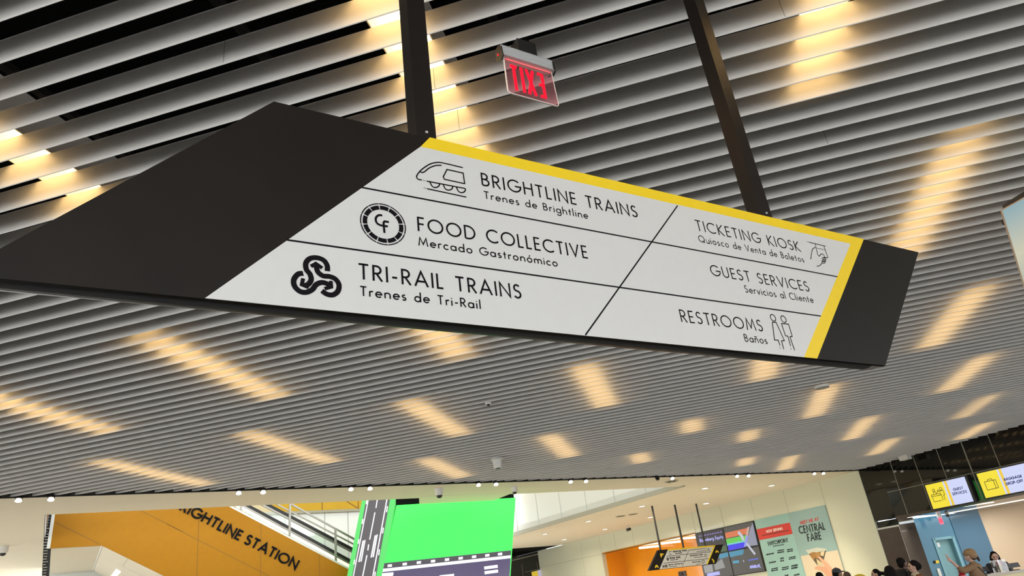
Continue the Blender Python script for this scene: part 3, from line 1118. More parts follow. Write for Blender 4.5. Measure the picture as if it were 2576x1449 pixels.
# underside seams, white edge trim
slope3 = (YP.pt((1, sl)) - YP.pt((0, 0))).normalized()
UND = Plane3(YP.pt((pc[0], zb_)), slope3, -YP.n)
mb = MB()
for a, b in (((1390, 650), (2020, 945)), ((1805, 700), (1725, 808)), ((1725, 808), (2010, 946)), ((1300, 850), (1480, 946))):
    mb.ribbon(UND, [UND.px(*z5(*a)), UND.px(*z5(*b))], .012, .003)
mb.build('soffit_seams', M['joint'], truss)
mb = MB()
mb.tube([YP.pt((pc[0], zb_), -.05), YP.pt((pc[0], zb_), -5.1)], .018, 6)
mb.build('soffit_edge', M['whitepanel'], truss)
mb = MB()
L_ = [UND.px(*z5(*p)) for p in ((1640, 845), (1705, 882))]
dirL = Vector(UND.px(*z5(1565, 946))) - Vector(L_[0])
p4 = [Vector(L_[0]), Vector(L_[1]), Vector(L_[1]) + dirL * 3, Vector(L_[0]) + dirL * 3]
mb.fill(UND, [tuple(q) for q in p4], .014, .012)
tag(mb.build('soffit_lamp', M['stripsoft']), 'white strip lamp under the sloping cream escalator soffit at bottom left', 'light')
# balustrade
PB1 = Plane(YO + az(-33) * .12, 57)
PB2 = Plane(YO + az(-33) * .55, 57)
PB3 = Plane(YO + az(-33) * 1.35, 57)


def sloped(mb, P, a, b, w, off=0, th=.05, ext=(6, 2.5)):
    a, b = Vector(P.px(*zz(*a))), Vector(P.px(*zz(*b)))
    d = (b - a).normalized()
    mb.ribbon(P, [a - d * ext[0], b + d * ext[1]], w, off, th)


mb = MB()
sloped(mb, YP, (830, 126), (2345, 924), .07, -.045, .05)
mb.build('base_trim', M['whitepanel'], esc)
mb = MB()
sloped(mb, PB2, (910, 112), (2350, 888), .075, 0, .05)
mb.build('light_strip', mat('skirt_light', (1, 1, .9), .4, noise=.02, emit=.85, emit_col=(1.0, .88, .58)), esc)
for P, a, b, nm in ((PB2, (1050, 112), (2370, 822), 'front'), (PB3, (1300, 95), (2400, 672), 'rear')):
    mb = MB()
    sloped(mb, P, a, b, .075, 0, .07)
    hr = mb.build('handrail', M['plasticblack'], esc)
    mb = MB()
    a2, b2 = (a[0], a[1] + 38), (b[0], b[1] + 38)
    sloped(mb, P, a2, b2, .05, 0, .06)
    mb.build('handrail_track', M['steel'], hr)
    gl_ = [Vector(P.px(*zz(*q))) for q in (a, b)]
    d = (gl_[1] - gl_[0]).normalized()
    g0, g1 = gl_[0] - d * 6, gl_[1] + d * 2.5
    mb = MB()
    mb.fill(P, [(g0.x, g0.y - .75), (g1.x, g1.y - .75), (g1.x, g1.y - .1), (g0.x, g0.y - .1)], -.03, .012)
    mb.build('glass_panel', mat('balustrade_glass', (.86, .95, .91), .03, noise=.01, trans=.92), esc)
mb = MB()
sloped(mb, PB1, (1600, 85), (2420, 540), .045, 0, .05)
mb.build('top_rail', M['steel'], esc)
mb = MB()
sloped(mb, PB1, (1420, 90), (2410, 605), .035, 0, .04)
mb.build('mid_rail', M['steel'], esc)
for a, b in (((965, -60), (965, 212)), ((1590, 75), (1593, 535)), ((2178, 405), (2195, 852))):
    a, b = PB1.px(*zz(*a)), PB1.px(*zz(*b))
    mb = MB()
    u = (a[0] + b[0]) / 2
    mb.fill(PB1, [(u - .025, b[1]), (u + .025, b[1]), (u + .025, a[1]), (u - .025, a[1])], .03, .06)
    mb.build('post', M['steel'], esc)

# ------------------------------------------------------------------ leaning video column
z = Zm(860, 1230, 5.724)
GP = Plane((-1.45, 20.75, 2), 66)
led = thing('video_column', 'leaning video column showing a bright green field and a grey road', 'video screen', GP.pt((0, 0)))
g = [Vector(GP.px(*p)) for p in ((998, 1271), (1297, 1252), (1284, 1449), (962, 1449))]
el = (g[3] - g[0]) / (g[3].y - g[0].y)
er = (g[2] - g[1]) / (g[2].y - g[1].y)
bl = g[0] + el * (.25 - g[0].y)
br = g[1] + er * (.25 - g[1].y)
mb = MB()
mb.fill(GP, [bl, br, g[1], g[0]], 0, .05)
scr = mb.build('front_screen', M['green'], led)


def gquad(mb, P, pts, off):
    mb.fill(P, [P.px(*z(*p)) for p in pts], off)


mb = MB()
r0, r1 = Vector(GP.px(*z(612, 1068))), Vector(GP.px(*z(2438, 883)))
mb.fill(GP, [bl, br, r1, r0], .006)
mb.build('road_band', M['roadpurple'], scr)
mb = MB()
gquad(mb, GP, [(612, 1076), (2436, 890), (2434, 952), (600, 1142)], .009)
mb.build('road_shoulder', M['road'], scr)
mb = MB()
for x, y in ((690, 1105), (905, 1083), (1108, 1060), (1312, 1040), (1513, 1018), (1710, 998), (1903, 977), (2093, 957), (2277, 938)):
    gquad(mb, GP, [(x - 32, y - 15), (x + 30, y - 22), (x + 30, y + 15), (x - 32, y + 22)], .012)
gquad(mb, GP, [(592, 1150), (2432, 955), (2430, 998), (586, 1196)], .012)
gquad(mb, GP, [(578, 1215), (742, 1200), (738, 1250), (574, 1262)], .012)
gquad(mb, GP, [(1405, 1245), (1615, 1222), (1612, 1262), (1402, 1290)], .012)
for y in (0, 68):
    gquad(mb, GP, [(2045 + y * .08, 1118 + y), (2240 + y * .08, 1092 + y), (2243 + y * .08, 1136 + y), (2050 + y * .08, 1162 + y)], .012)
mb.build('road_markings', M['ledwhite'], scr)
C_t, C_b = GP.pt(g[0]), GP.pt(bl)
RP = Plane3(C_t, az(118), C_t - C_b)
mb = MB()
rl = [Vector(RP.px(*z(*p))) for p in ((290, 160), (75, 1254))]
rr = [Vector(RP.px(*z(*p))) for p in ((775, 135), (582, 1254))]


def ext(p, q, t0_, t1_):
    d = q - p
    return p + d * t0_, p + d * t1_


l0, l1 = ext(rl[0], rl[1], -.35, 2.2)
q0_, q1_ = ext(rr[0], rr[1], -.35, 2.2)
mb.fill(RP, [l1, q1_, q0_, l0], 0, .05)
rs = mb.build('side_screen', M['greendark'], led)
mb = MB()
a0_, a1_ = ext(Vector(RP.px(*z(350, 160))), Vector(RP.px(*z(150, 1254))), -.35, 2.2)
c0_, c1_ = ext(Vector(RP.px(*z(697, 140))), Vector(RP.px(*z(495, 1254))), -.35, 2.2)
mb.fill(RP, [a1_, c1_, c0_, a0_], .006)
mb.build('road', M['road'], rs)
mb = MB()
bars = [((385, 155), (127, 1474), 14), ((655, 140), (411, 1477), 16), ((515, 148), (495, 275), 15), ((480, 340), (405, 730), 15), ((390, 800), (378, 885), 16), ((365, 955), (275, 1404), 16),
        ((312, 745), (250, 1052), 20), ((337, 738), (280, 1048), 18), ((487, 670), (427, 988), 20), ((513, 658), (455, 982), 18)]
for q in ((365, 160, 355, 220), (307, 435, 295, 505), (250, 725, 238, 790), (190, 1020, 178, 1088), (660, 250, 648, 335), (602, 560, 590, 640), (545, 872, 535, 955), (486, 1195, 478, 1260)):
    bars.append(((q[0], q[1]), (q[2], q[3]), 16))
for a, b, w in bars:
    gquad(mb, RP, [(a[0] - w / 2, a[1]), (a[0] + w / 2, a[1]), (b[0] + w / 2, b[1]), (b[0] - w / 2, b[1])], .012)
mb.build('road_markings', M['ledwhite'], rs)
mb = MB()
bk = [bl, br - Vector((.05, 0)), g[1] + Vector((-.03, 0)), g[1] + Vector((-.03, .9)), g[0] + Vector((0, .9)), g[0]]
mb.fill(GP, bk, -.06, .8)
mb.build('cabinet', M['black'], led)

# ------------------------------------------------------------------ right wall of the concourse
PA = Plane(A0, 144.5)
uE = PA.uv(E1)[0]
z = Zm(1280, 1340, 7.155)
z2 = Zm(1600, 1250, 7.282)
o_tl, o_tr = PA.px(1513.5, 1393), PA.px(1750.5, 1342)
ou0 = (o_tl[0] + PA.px(1525, 1449)[0]) / 2
ou1 = (o_tr[0] + PA.px(1772, 1449)[0]) / 2
oz = (o_tl[1] + o_tr[1]) / 2
mb = MB()
mb.fill(PA, [(-3, 0), (ou0, 0), (ou0, ZS), (-3, ZS)], 0, .2)
mb.fill(PA, [(ou0, oz), (ou1, oz), (ou1, ZS), (ou0, ZS)], 0, .2)
mb.fill(PA, [(ou1, 0), (uE, 0), (uE, ZS), (ou1, ZS)], 0, .2)
wa = struct(mb.build('wall_right', M['creamglass']), 'cream glass panelled wall at the right of the concourse', 'wall')
mb = MB()
for f_, p in ((z, (1285, 150)), (z, (1620, 60)), (z, (1885, 10)), (z, (2220, 10)), (z2, (730, 360)), (z2, (1015, 290)), (z2, (1530, 170)), (z2, (2085, 30))):
    u = PA.px(*f_(*p))[0]
    zb0 = oz if ou0 < u < ou1 else .1
    mb.ribbon(PA, [(u, zb0), (u, ZS - .03)], .02, .003)
for p in ((1968.5, 1231), (2059.5, 1209)):
    u = PA.px(*p)[0]
    mb.ribbon(PA, [(u, .1), (u, ZS - .03)], .02, .003)
zq = PA.px(*z(1300, 465))[1]
mb.ribbon(PA, [(-3, zq), (ou0, zq)], .02, .003)
mb.build('panel_joints', M['joint'], wa)
# orange recess with three tube lamps
D_ = 1.3
mb = MB()
mb.fill(PA, [(ou0, 0), (ou1, 0), (ou1, oz), (ou0, oz)], -D_, .1)
mb.fill(PA, [(ou0, oz), (ou1, oz), (ou1, oz + .05), (ou0, oz + .05)], 0, D_)
for u, s in ((ou0, -1), (ou1, 1)):
    mb.fill(PA, [(u, 0), (u + s * .05, 0), (u + s * .05, oz), (u, oz)], -.2, D_ - .2)
orn = struct(mb.build('wall_right', M['orange']), 'orange glass recess in the cream wall behind the small hanging sign', 'wall')
OC = Plane3(PA.pt((ou0, oz - .07), -.3), PA.x, -PA.n)
for k, (a, b) in enumerate((((60, 937), (420, 900)), ((460, 853), (810, 815)), ((870, 760), (1112, 738)))):
    p, q = OC.hit(*z2(*a)), OC.hit(*z2(*b))
    mb = MB()
    mb.tube([p, q], .045, 10)
    tag(mb.build('tube_lamp', M['lampwhite']), 'tube lamp in the orange recess, %s of three' % ('leftmost', 'middle', 'rightmost')[k], 'light', 'tube lamps in the orange recess')
pq = PA.px(*z2(855, 1408))
mb = MB()
P0 = Plane(PA.pt((0, 0), -D_), 144.5)
pq = P0.px(*z2(855, 1408))
mb.fill(P0, [(pq[0] - .22, pq[1] - .1), (pq[0] + .22, pq[1] - .1), (pq[0] + .22, pq[1] + .1), (pq[0] - .22, pq[1] + .1)], .03, .03)
plq = tag(mb.build('wall_plaque', M['bronze']), 'small brown plaque on the orange wall below the small hanging sign', 'plaque')
mb = MB()
mb.ell(P0.pt(pq, .03), (.05, .05, .05))
mb.build('centre_knob', M['plasticblack'], plq)
# far black shop front
D2 = (B0 - A0).normalized()
PBk = Plane3(A0 + Vector((D2.y, -D2.x, 0)) * (-2.2), D2, UPZ)
if (PBk.o - A0).dot(az(-35)) < 0:
    PBk = Plane3(A0 - Vector((D2.y, -D2.x, 0)) * (-2.2), D2, UPZ)
bk = PBk.o - A0
mb = MB()
mb.add([PBk.o - D2 * .5 - UPZ * ZS, PBk.o + D2 * 9 - UPZ * ZS, PBk.o + D2 * 9 + UPZ * .3, PBk.o - D2 * .5 + UPZ * .3], [(0, 1, 2, 3)])
mb.prism([A0 - UPZ * ZS, A0 + bk - UPZ * ZS, A0 + bk, A0], az(57) * .1)
rf = MB()
rf.prism([A0 + UPZ * .02, A0 + D2 * 9 + UPZ * .02, PBk.o + D2 * 9 + UPZ * .02, PBk.o + UPZ * .02], UPZ * .1)
struct(rf.build('ceiling', M['black']))
wbk = struct(mb.build('wall_back', M['blackglass']), 'far black glass shop front beside the video column', 'wall')
mb = MB()
ph = PBk.px
zs_ = [ph(*z(290, 710))[1], ph(*z(930, 555))[1]]
for x, y in ((225, 500), (490, 420), (640, 400), (780, 390), (930, 370)):
    u = ph(*z(x, y))[0]
    mb.ribbon(PBk, [(u, -ZS), (u, -.55)], .02, .004)
mb.ribbon(PBk, [ph(*z(60, 500)), ph(*z(950, 285))], .05, .004)
mb.ribbon(PBk, [ph(*z(290, 712)), ph(*z(1000, 552))], .02, .004)
mb.build('frame_lines', M['glassjoint'], wbk)
for k, (q, cols, lab) in enumerate((
    ([(395, 712), (610, 655), (645, 810), (415, 860)], ('y', 'w'), 'far small screen half yellow half white in the black shop front'),
    ([(675, 635), (905, 597), (935, 790), (700, 830)], ('w', 'b'), 'far small screen pale lilac and blue grey in the black shop front'))):
    sc_ = thing('display_screen', lab, 'screen', PBk.pt(ph(*z(*q[0])), 0), 'screens in the far shop front')
    p = [Vector(ph(*z(*c))) for c in q]
    mb = MB()
    mb.fill(PBk, [p[3], p[2], p[1], p[0]], .05, .05)
    mb.build('frame', M['plasticblack'], sc_)
    mids = (p[0] + p[1]) / 2, (p[3] + p[2]) / 2
    for c_, pp in zip(cols, ([p[3], mids[1], mids[0], p[0]], [mids[1], p[2], p[1], mids[0]])):
        mb = MB()
        mb.fill(PBk, pp, .056)
        mb.build('picture', emitter('far_screen', {'y': (205, 175, 50), 'w': (176, 170, 192), 'b': (124, 124, 152)}[c_]), sc_)
# ------------------------------------------------------------------ black pillar, fascia, service alcove
z = Zm(1876, 1049, 3.6229)
PC = Plane(E1 + az(55) * 0 - az(54.5) * .12, 146)
cl = [PC.px(*z(*p)) for p in ((1027, 485), (1300, 1360))]
cr_ = [PC.px(*z(*p)) for p in ((1285, 455), (1420, 1300))]
pu0, pu1 = (cl[0][0] + cl[1][0]) / 2, (cr_[0][0] + cr_[1][0]) / 2
pz = PC.px(*z(1230, 945))[1]
mb = MB()
mb.fill(PC, [(pu0, pz), (pu1, pz), (pu1, 5.3), (pu0, 5.3)], .0, .9)
mb.fill(PC, [(pu0, 0), (pu1, 0), (pu1, pz - .02), (pu0, pz - .02)], -.06, .84)
col_ = struct(mb.build('wall_pillar', M['blackglass']), 'black glass pillar with bronze lower part between cream wall and service counter', 'pillar')
mb = MB()
mb.fill(PC, [(pu0, 0), (pu1, 0), (pu1, pz - .25), (pu0, pz - .25)], .002, .05)
mb.build('bronze_cladding', M['bronze'], col_)
mb = MB()
mb.fill(PC, [(pu0, pz - .25), (pu1, pz - .25), (pu1, pz - .2), (pu0, pz - .2)], .004, .04)
mb.build('bright_band', M['alu'], col_)
# fascia of black glass panels
FD = BLK_D
FO = PC.pt((pu1, ZS))
FP = Plane(FO, degrees(atan2(FD.x, FD.y)) - 3.5)
fz = (FP.px(2271, 1300)[1] + FP.px(2470, 1262)[1]) / 2
z3 = Zm(2200, 1120, 6.851)
FU = 14.0
mb = MB()
mb.fill(FP, [(0, fz), (FU, fz), (FU, 5.3), (0, 5.3)], 0, .25)
fas = struct(mb.build('wall_fascia', M['blackglass']), 'black mirror glass fascia above the service counter', 'wall')
mb = MB()
zl = (FP.px(*z3(640, 715))[1] + FP.px(*z3(2576, 285))[1]) / 2
for a, b in (((330, 470), (420, 730)), ((700, 300), (985, 1130)), ((1110, 200), (1240, 570)), ((1550, 90), (1690, 480)), ((1690, 480), (1870, 960)), ((2020, 0), (2155, 360))):
    u = FP.px(*z3(*a))[0]
    mb.ribbon(FP, [(u, fz + .01), (u, 5.2)], .022, .003)
mb.ribbon(FP, [(0, zl), (FU, zl)], .02, .003)
mb.build('panel_joints', M['glassjoint'], fas)
mb = MB()
mb.fill(FP, [(0, fz - .03), (FU, fz - .03), (FU, fz + .05), (0, fz + .05)], .01, .27)
mb.build('lower_edge', M['bronze'], fas)


def display(label, q, yel, pict):
    d = thing('display_screen', label, 'screen', FP.pt(FP.px(*z3(*q[0])), 0), 'counter displays on the black fascia')
    p = [Vector(FP.px(*z3(*c))) for c in q]
    u0, u1 = (p[0].x + p[3].x) / 2, (p[1].x + p[2].x) / 2
    v1, v0 = (p[0].y + p[1].y) / 2, (p[2].y + p[3].y) / 2
    uy = (FP.px(*z3(*yel[0]))[0] + FP.px(*z3(*yel[1]))[0]) / 2
    mb = MB()
    mb.fill(FP, [(u0 - .03, v0 - .03), (u1 + .07, v0 - .03), (u1 + .07, v1 + .03), (u0 - .03, v1 + .03)], .10, .10)
    mb.build('casing', M['plasticblack'], d)
    mb = MB()
    mb.fill(FP, [(u0, v0), (uy, v0), (uy, v1), (u0, v1)], .104)
    mb.build('yellow_field', M['scr_yellow'], d)
    mb = MB()
    mb.fill(FP, [(uy, v0), (u1, v0), (u1, v1), (uy, v1)], .104)
    w_ = mb.build('white_field', M['scr_white'], d)
    mb = MB()
    mb.fill(FP, [(uy + .05, v0), (uy + .12, v0), (uy + .12, v1), (uy + .05, v1)], .106)
    mb.build('yellow_stripe', M['scr_orange'], d)
    mb = MB()
    for pts, cl_ in pict:
        draw(mb, FP, z3, pts, .014, .107, closed=cl_)
    mb.build('pictogram', M['scr_ink'], d)
    return d


M['scr_yellow'] = emitter('screen_yellow', (244, 222, 52))
M['scr_orange'] = emitter('screen_orange', (240, 200, 60))
M['scr_white'] = emitter('screen_lilac', (206, 212, 246))
M['scr_ink'] = mat('screen_ink', (.03, .03, .02), .5, noise=.02)
M['scr_navy'] = emitter('screen_navy', (62, 66, 120))


def circ(cx, cy, rx, ry=None, n=12):
    return [(cx + rx * cos(2 * pi * i / n), cy + (ry or rx) * sin(2 * pi * i / n)) for i in range(n)]


dg = display('lit GUEST SERVICES screen, yellow and white, left one on the black fascia', [(905, 690), (1585, 540), (1745, 965), (1050, 1100)], ((1240, 630), (1315, 1040)), [
    (circ(1054, 776, 20, 22), True), (circ(1175, 750, 22, 24), True), (circ(1131, 780, 13, 13), True),
    ([(1052, 842), (1060, 800), (1080, 798), (1100, 830), (1130, 793)], False),
    ([(1015, 860), (1150, 830), (1180, 856), (1022, 886)], True),
    ([(1032, 888), (1068, 975), (1195, 948)], False),
    ([(1222, 948), (1195, 860), (1155, 790), (1215, 770), (1245, 850), (1228, 856), (1258, 940)], False), ([(1240, 850), (1242, 852)], False)])
text_parts('lettering', M['scr_navy'], dg, FP, 'GUEST', z3(1396, 785), z3(1562, 752), z3(1390, 742), .017, .107)
text_parts('lettering', M['scr_navy'], dg, FP, 'SERVICES', z3(1383, 862), z3(1630, 815), z3(1375, 818), .017, .107)
dbg = display('lit BAGGAGE DROP-OFF screen with suitcase, cut by the right picture edge', [(1795, 492), (3010, 222), (3175, 660), (1955, 922)], ((2180, 420), (2262, 862)), [
    ([(1930, 632), (2120, 592), (2175, 728), (1985, 772)], True), ([(2082, 602), (2136, 736)], False), ([(1985, 620), (1982, 598), (2000, 584), (2050, 576), (2068, 602)], False)])
text_parts('lettering', M['scr_navy'], dbg, FP, 'BAGGAGE', z3(2275, 612), z3(2580, 548), z3(2264, 572), .019, .107)
text_parts('lettering', M['scr_navy'], dbg, FP, 'DROP-OFF', z3(2306, 690), z3(2600, 628), z3(2296, 646), .019, .107)

# alcove behind: lowered dark glossy ceiling, blue and beige walls, floor continues
ZA = fz + .02
DB = az(-35)
AL0, AL1 = FP.pt((0, 0)), FP.pt((FU, 0))
AL0.z = AL1.z = ZA
bq = onz(2237, 1314, ZA)
if (bq - AL0).dot(az(55)) < 1.0:
    bq = AL0 + az(55) * 1.0
PBL = Plane(AL0 + az(57) * 3.4, 84)
mb = MB()
back = az(57) * 9
mb.prism([AL0 + az(57) * .05, AL1 + az(57) * .05, AL1 + back, AL0 + back], UPZ * .1)
alc = struct(mb.build('ceiling', mat('alcove_ceiling', (.10, .12, .14), .12, noise=.05, coat=.5)), 'glossy dark ceiling over the service counter', 'ceiling')
ub = lambda *p: PBL.px(*p)
ur = (ub(*z(2110, 845))[0] + ub(*z(2245, 1200))[0]) / 2
ucn = (ub(*z(1850, 930))[0] + ub(*z(2010, 1330))[0]) / 2
ul = ub(2262, 1330)[0] - .3
dq = [ub(*z(*p)) for p in ((1712, 1118), (1868, 1100))]
dq2 = [ub(*z(*p)) for p in ((1840, 1449), (2012, 1400))]
du0, du1 = (dq[0][0] + dq2[0][0]) / 2 - .02, (dq[1][0] + dq2[1][0]) / 2
dz = (dq[0][1] + dq[1][1]) / 2
mb = MB()
mb.fill(PBL, [(ul, 0), (du0, 0), (du0, ZA), (ul, ZA)], 0, .1)
mb.fill(PBL, [(du0, dz), (du1, dz), (du1, ZA), (du0, ZA)], 0, .1)
mb.fill(PBL, [(du1, 0), (ucn, 0), (ucn, ZA), (du1, ZA)], 0, .1)
wbl = struct(mb.build('wall_left', M['blue']), 'blue back-painted glass wall behind the service counter', 'wall')
mb = MB()
mb.fill(PBL, [(ucn, 0), (ur, 0), (ur, ZA), (ucn, ZA)], 0.02, .12)
mb.build('deep_blue_panel', M['bluedark'], wbl)
mb = MB()
for u in (du0, du1):
    mb.fill(PBL, [(u - .04, 0), (u + .04, 0), (u + .04, dz + .05), (u - .04, dz + .05)], .03, .18)
mb.fill(PBL, [(du0, dz - .03), (du1, dz - .03), (du1, dz + .05), (du0, dz + .05)], .03, .18)
dr = struct(mb.build('door_1', mat('door_frame_blue', (.16, .34, .40), .35, noise=.03)), 'pale blue door with closer in the blue wall', 'door')
mb = MB()
mb.fill(PBL, [(du0 + .04, 0), (du1 - .04, 0), (du1 - .04, dz - .03), (du0 + .04, dz - .03)], -.14, .05)
mb.build('door_leaf', M['bluedoor'], dr)
mb = MB()
q = ub(*z(1748, 1155))
mb.fill(PBL, [(q[0] - .08, q[1] - .1), (q[0] + .08, q[1] - .1), (q[0] + .08, q[1] + .03), (q[0] - .08, q[1] + .03)], -.02, .1)
mb.build('door_closer', M['alu'], dr)
PBG = Plane(PBL.pt((ur, 0)), 100)
mb = MB()
mb.fill(PBG, [(0, 0), (9, 0), (9, ZA), (0, ZA)], 0, .1)
struct(mb.build('wall_right', M['beige']), 'beige wall behind the service counter at the right edge', 'wall')
# linear lights in the alcove ceiling
for (a, b), lab in ((((1770, 850), (2260, 780)), 'white line light under the black fascia, nearest the displays'),
                    (((1860, 878), (2536, 757)), 'warm line light over the beige wall, under the black fascia')):
    p, q = onz(*z(*a), ZA - .012), onz(*z(*b), ZA - .012)
    d = (q - p).normalized()
    s_ = d.cross(UPZ) * .035
    mb = MB()
    mb.prism([p - s_, q - s_, q + s_, p + s_], UPZ * .011)
    tag(mb.build('line_light', M['lampwhite']), lab, 'light')
pcen = (PBL.pt((ur, 0)) + FP.pt((4.5, 0))) / 2
area_light('alcove_fill', (pcen.x, pcen.y, ZA - .03), 2.2, 52, (1.0, .86, .68), size_y=1.5)  # added fill light without a fixture, brightens the beige side
area_light('alcove_fill', (PBL.pt((ul + 2.6, 0), 1.2).x, PBL.pt((ul + 2.6, 0), 1.2).y, ZA - .03), 1.4, 34, (.86, .95, 1.0), size_y=1.0)  # added cool fill without a fixture, for the blue wall
# small exit sign of the alcove, security camera, door sign, panic plate
q = ub(*z(1781, 948))
es = thing('exit_sign', 'small far pink-red exit sign hanging before the blue wall', 'exit sign', PBL.pt(q, .5))
PE = Plane(PBL.pt((0, 0), .5), 84)
pe_ = [PE.px(*z(*p)) for p in ((1752, 918), (1808, 975))]
mb = MB()
mb.fill(PE, [(pe_[0][0], pe_[1][1]), (pe_[1][0], pe_[1][1]), (pe_[1][0], pe_[0][1]), (pe_[0][0], pe_[0][1])], 0, .02)
fc = mb.build('lit_panel', emitter('far_exit_pink', (246, 96, 128)), es)
mb = MB()
w_, h_ = pe_[1][0] - pe_[0][0], pe_[0][1] - pe_[1][1]
text(mb, PE, 'EXIT', (pe_[0][0] + w_ * .15, pe_[1][1] + h_ * .25), (pe_[0][0] + w_ * .85, pe_[1][1] + h_ * .25), (pe_[0][0] + w_ * .15, pe_[1][1] + h_ * .75), .022, .004, px=False)
mb.build('lettering', emitter('far_exit_red', (250, 40, 90)), fc)
mb = MB()
mb.fill(PE, [(pe_[0][0], pe_[0][1]), (pe_[1][0], pe_[0][1]), (pe_[1][0], pe_[0][1] + .1), (pe_[0][0], pe_[0][1] + .1)], .03, .08)
mb.fill(PE, [(pe_[0][0] + w_ * .35, pe_[0][1] + .1), (pe_[0][0] + w_ * .65, pe_[0][1] + .1), (pe_[0][0] + w_ * .65, ZA), (pe_[0][0] + w_ * .35, ZA)], .01, .04)
mb.build('housing', M['alu'], es)
q = PE.px(*z(1838, 890))
cmr = thing('security_camera', 'grey bullet camera by the far pink exit sign', 'camera', PE.pt(q))
mb = MB()
c0 = PE.pt(q)
mb.tube([c0 + UPZ * .1, c0], [.06, .07], 12)
mb.tube([Vector((c0.x, c0.y, ZA)), c0 + UPZ * .08], [.03, .03], 8)
mb.build('body', M['alu'], cmr)
mb = MB()
mb.ell(c0 - UPZ * .02, (.06, .06, .05))
mb.build('lens', M['plasticblack'], cmr)
q = [ub(*z(*p)) for p in ((1705, 1312), (1762, 1330))]
ds = thing('door_sign', 'small yellow and black door sign on the blue wall', 'sign', PBL.pt(q[0]))
mb = MB()
mb.fill(PBL, [(q[0][0], q[1][1]), (q[1][0], q[1][1]), (q[1][0], q[0][1]), (q[0][0], q[0][1])], .02, .02)
mb.build('plate', M['signblack'], ds)
mb = MB()
dw = q[1][0] - q[0][0]
mb.fill(PBL, [(q[0][0] + dw * .35, q[1][1]), (q[1][0], q[1][1]), (q[1][0], q[0][1]), (q[0][0] + dw * .45, q[0][1])], .022)
mb.build('yellow_field', M['signyellow'], ds)
q = ub(*z(1762, 1418))
mb = MB()
mb.ribbon(PBL, [(q[0], q[1] - .12), (q[0], q[1] + .12)], .09, .03, .03)
tag(mb.build('wall_switch', M['plasticwhite']), 'white access panel below the yellow door sign', 'switch')

# ------------------------------------------------------------------ service counter with things on it
zc = Zm(2380, 1360, 13.143)
CO = onz(2520, 1441, 1.1)
r_ = ray(2475, 1449)
t_ = (1.08 - 1.6) / r_.z
CP_ = EYE + r_ * t_
ctr = ray(2520, 1441)
CK = Plane((EYE + ctr * (18.3 / ctr.y)), 75)
ca, cb = CK.px(2482, 1445.5), CK.px(2576, 1432)
cz = (ca[1] + cb[1]) / 2
cu0, cu1 = CK.px(2475, 1449)[0], CK.px(2576, 1432)[0] + 5
counter = thing('service_counter', 'pale yellow fronted service counter at the bottom right corner', 'counter', CK.pt((cu0, 0)))
counter.location.z = 0
counter['_o'] = tuple(counter.location)
mb = MB()
mb.fill(CK, [(cu0 + .05, 0), (cu1, 0), (cu1, cz - .05), (cu0 + .05, cz - .05)], 0, .6)
mb.build('front', mat('counter_cream', (.80, .70, .38), .4, noise=.02), counter)
mb = MB()
mb.fill(CK, [(cu0, cz - .05), (cu1, cz - .05), (cu1, cz), (cu0, cz)], .06, .75)
mb.build('worktop', mat('counter_top', (.62, .56, .45), .4, noise=.03), counter)


def monitor(label, q, off):
    p = [Vector(CK.px(*zc(*c))) for c in q]
    d = thing('computer_monitor', label, 'monitor', CK.pt((p[0].x, cz), off), 'monitors seen from behind on the counter')
    mb = MB()
    u0, u1 = p[0].x, p[1].x
    v1 = (p[0].y + p[1].y) / 2
    v0 = max(cz + .06, p[3].y)
    mb.fill(CK, [(u0 + .03, v0), (u1 + .03, v0), (u1, v1), (u0, v1)], off, .04)
    mb.build('back_shell', M['plasticblack'], d)
    mb = MB()
    um = (u0 + u1) / 2
    mb.fill(CK, [(um - .04, cz), (um + .04, cz), (um + .04, v0 + .1), (um - .04, v0 + .1)], off - .04, .03)
    mb.fill(CK, [(um - .12, cz), (um + .12, cz), (um + .12, cz + .015), (um - .12, cz + .015)], off + .06, .18)
    mb.build('stand', M['plasticblack'], d)


monitor('black monitor back between the tan coat and the clerk', [(1265, 865), (1640, 812), (1680, 1000), (1300, 1050)], -.25)
monitor('black monitor back at the right picture edge behind the counter', [(2270, 740), (2720, 670), (2760, 900), (2420, 935)], -.3)
# clear donation box with folded notes
q = [Vector(CK.px(*zc(*c))) for c in ((1645, 640), (1920, 612))]
bx0, bx1 = q[0].x + .02, q[1].x + .02
bz1 = (q[0].y + q[1].y) / 2
dbx = thing('acrylic_box', 'clear acrylic box with colourful cards and notes on the counter before the clerk', 'box', CK.pt((bx0, cz), -.12))
mb = MB()
mb.fill(CK, [(bx0, cz + .002), (bx1, cz + .002), (bx1, bz1), (bx0, bz1)], .0, .006)
mb.fill(CK, [(bx0, cz + .002), (bx1, cz + .002), (bx1, bz1), (bx0, bz1)], -.2, .006)
for u in (bx0, bx1 - .006):
    mb.fill(CK, [(u, cz + .002), (u + .006, cz + .002), (u + .006, bz1), (u, bz1)], -.007, .192)
mb.build('clear_walls', mat('clear_acrylic', (.95, .95, .95), .03, noise=.01, trans=.95), dbx)
cols = [(.75, .55, .08), (.8, .75, .6), (.6, .03, .06), (.03, .03, .03), (.55, .55, .5), (.7, .1, .12), (.75, .6, .2)]
for k in range(7):
    mb = MB()
    u = bx0 + .03 + (bx1 - bx0 - .09) * (k % 4) / 3.2
    v = cz + .01 + .05 * (k % 3)
    mb.fill(CK, [(u, v), (u + .05, v + .01), (u + .045, v + .13), (u - .005, v + .12)], -.03 - .02 * k, .004)
    mb.build('card', mat('card_paper', cols[k], .6, noise=.05), dbx)

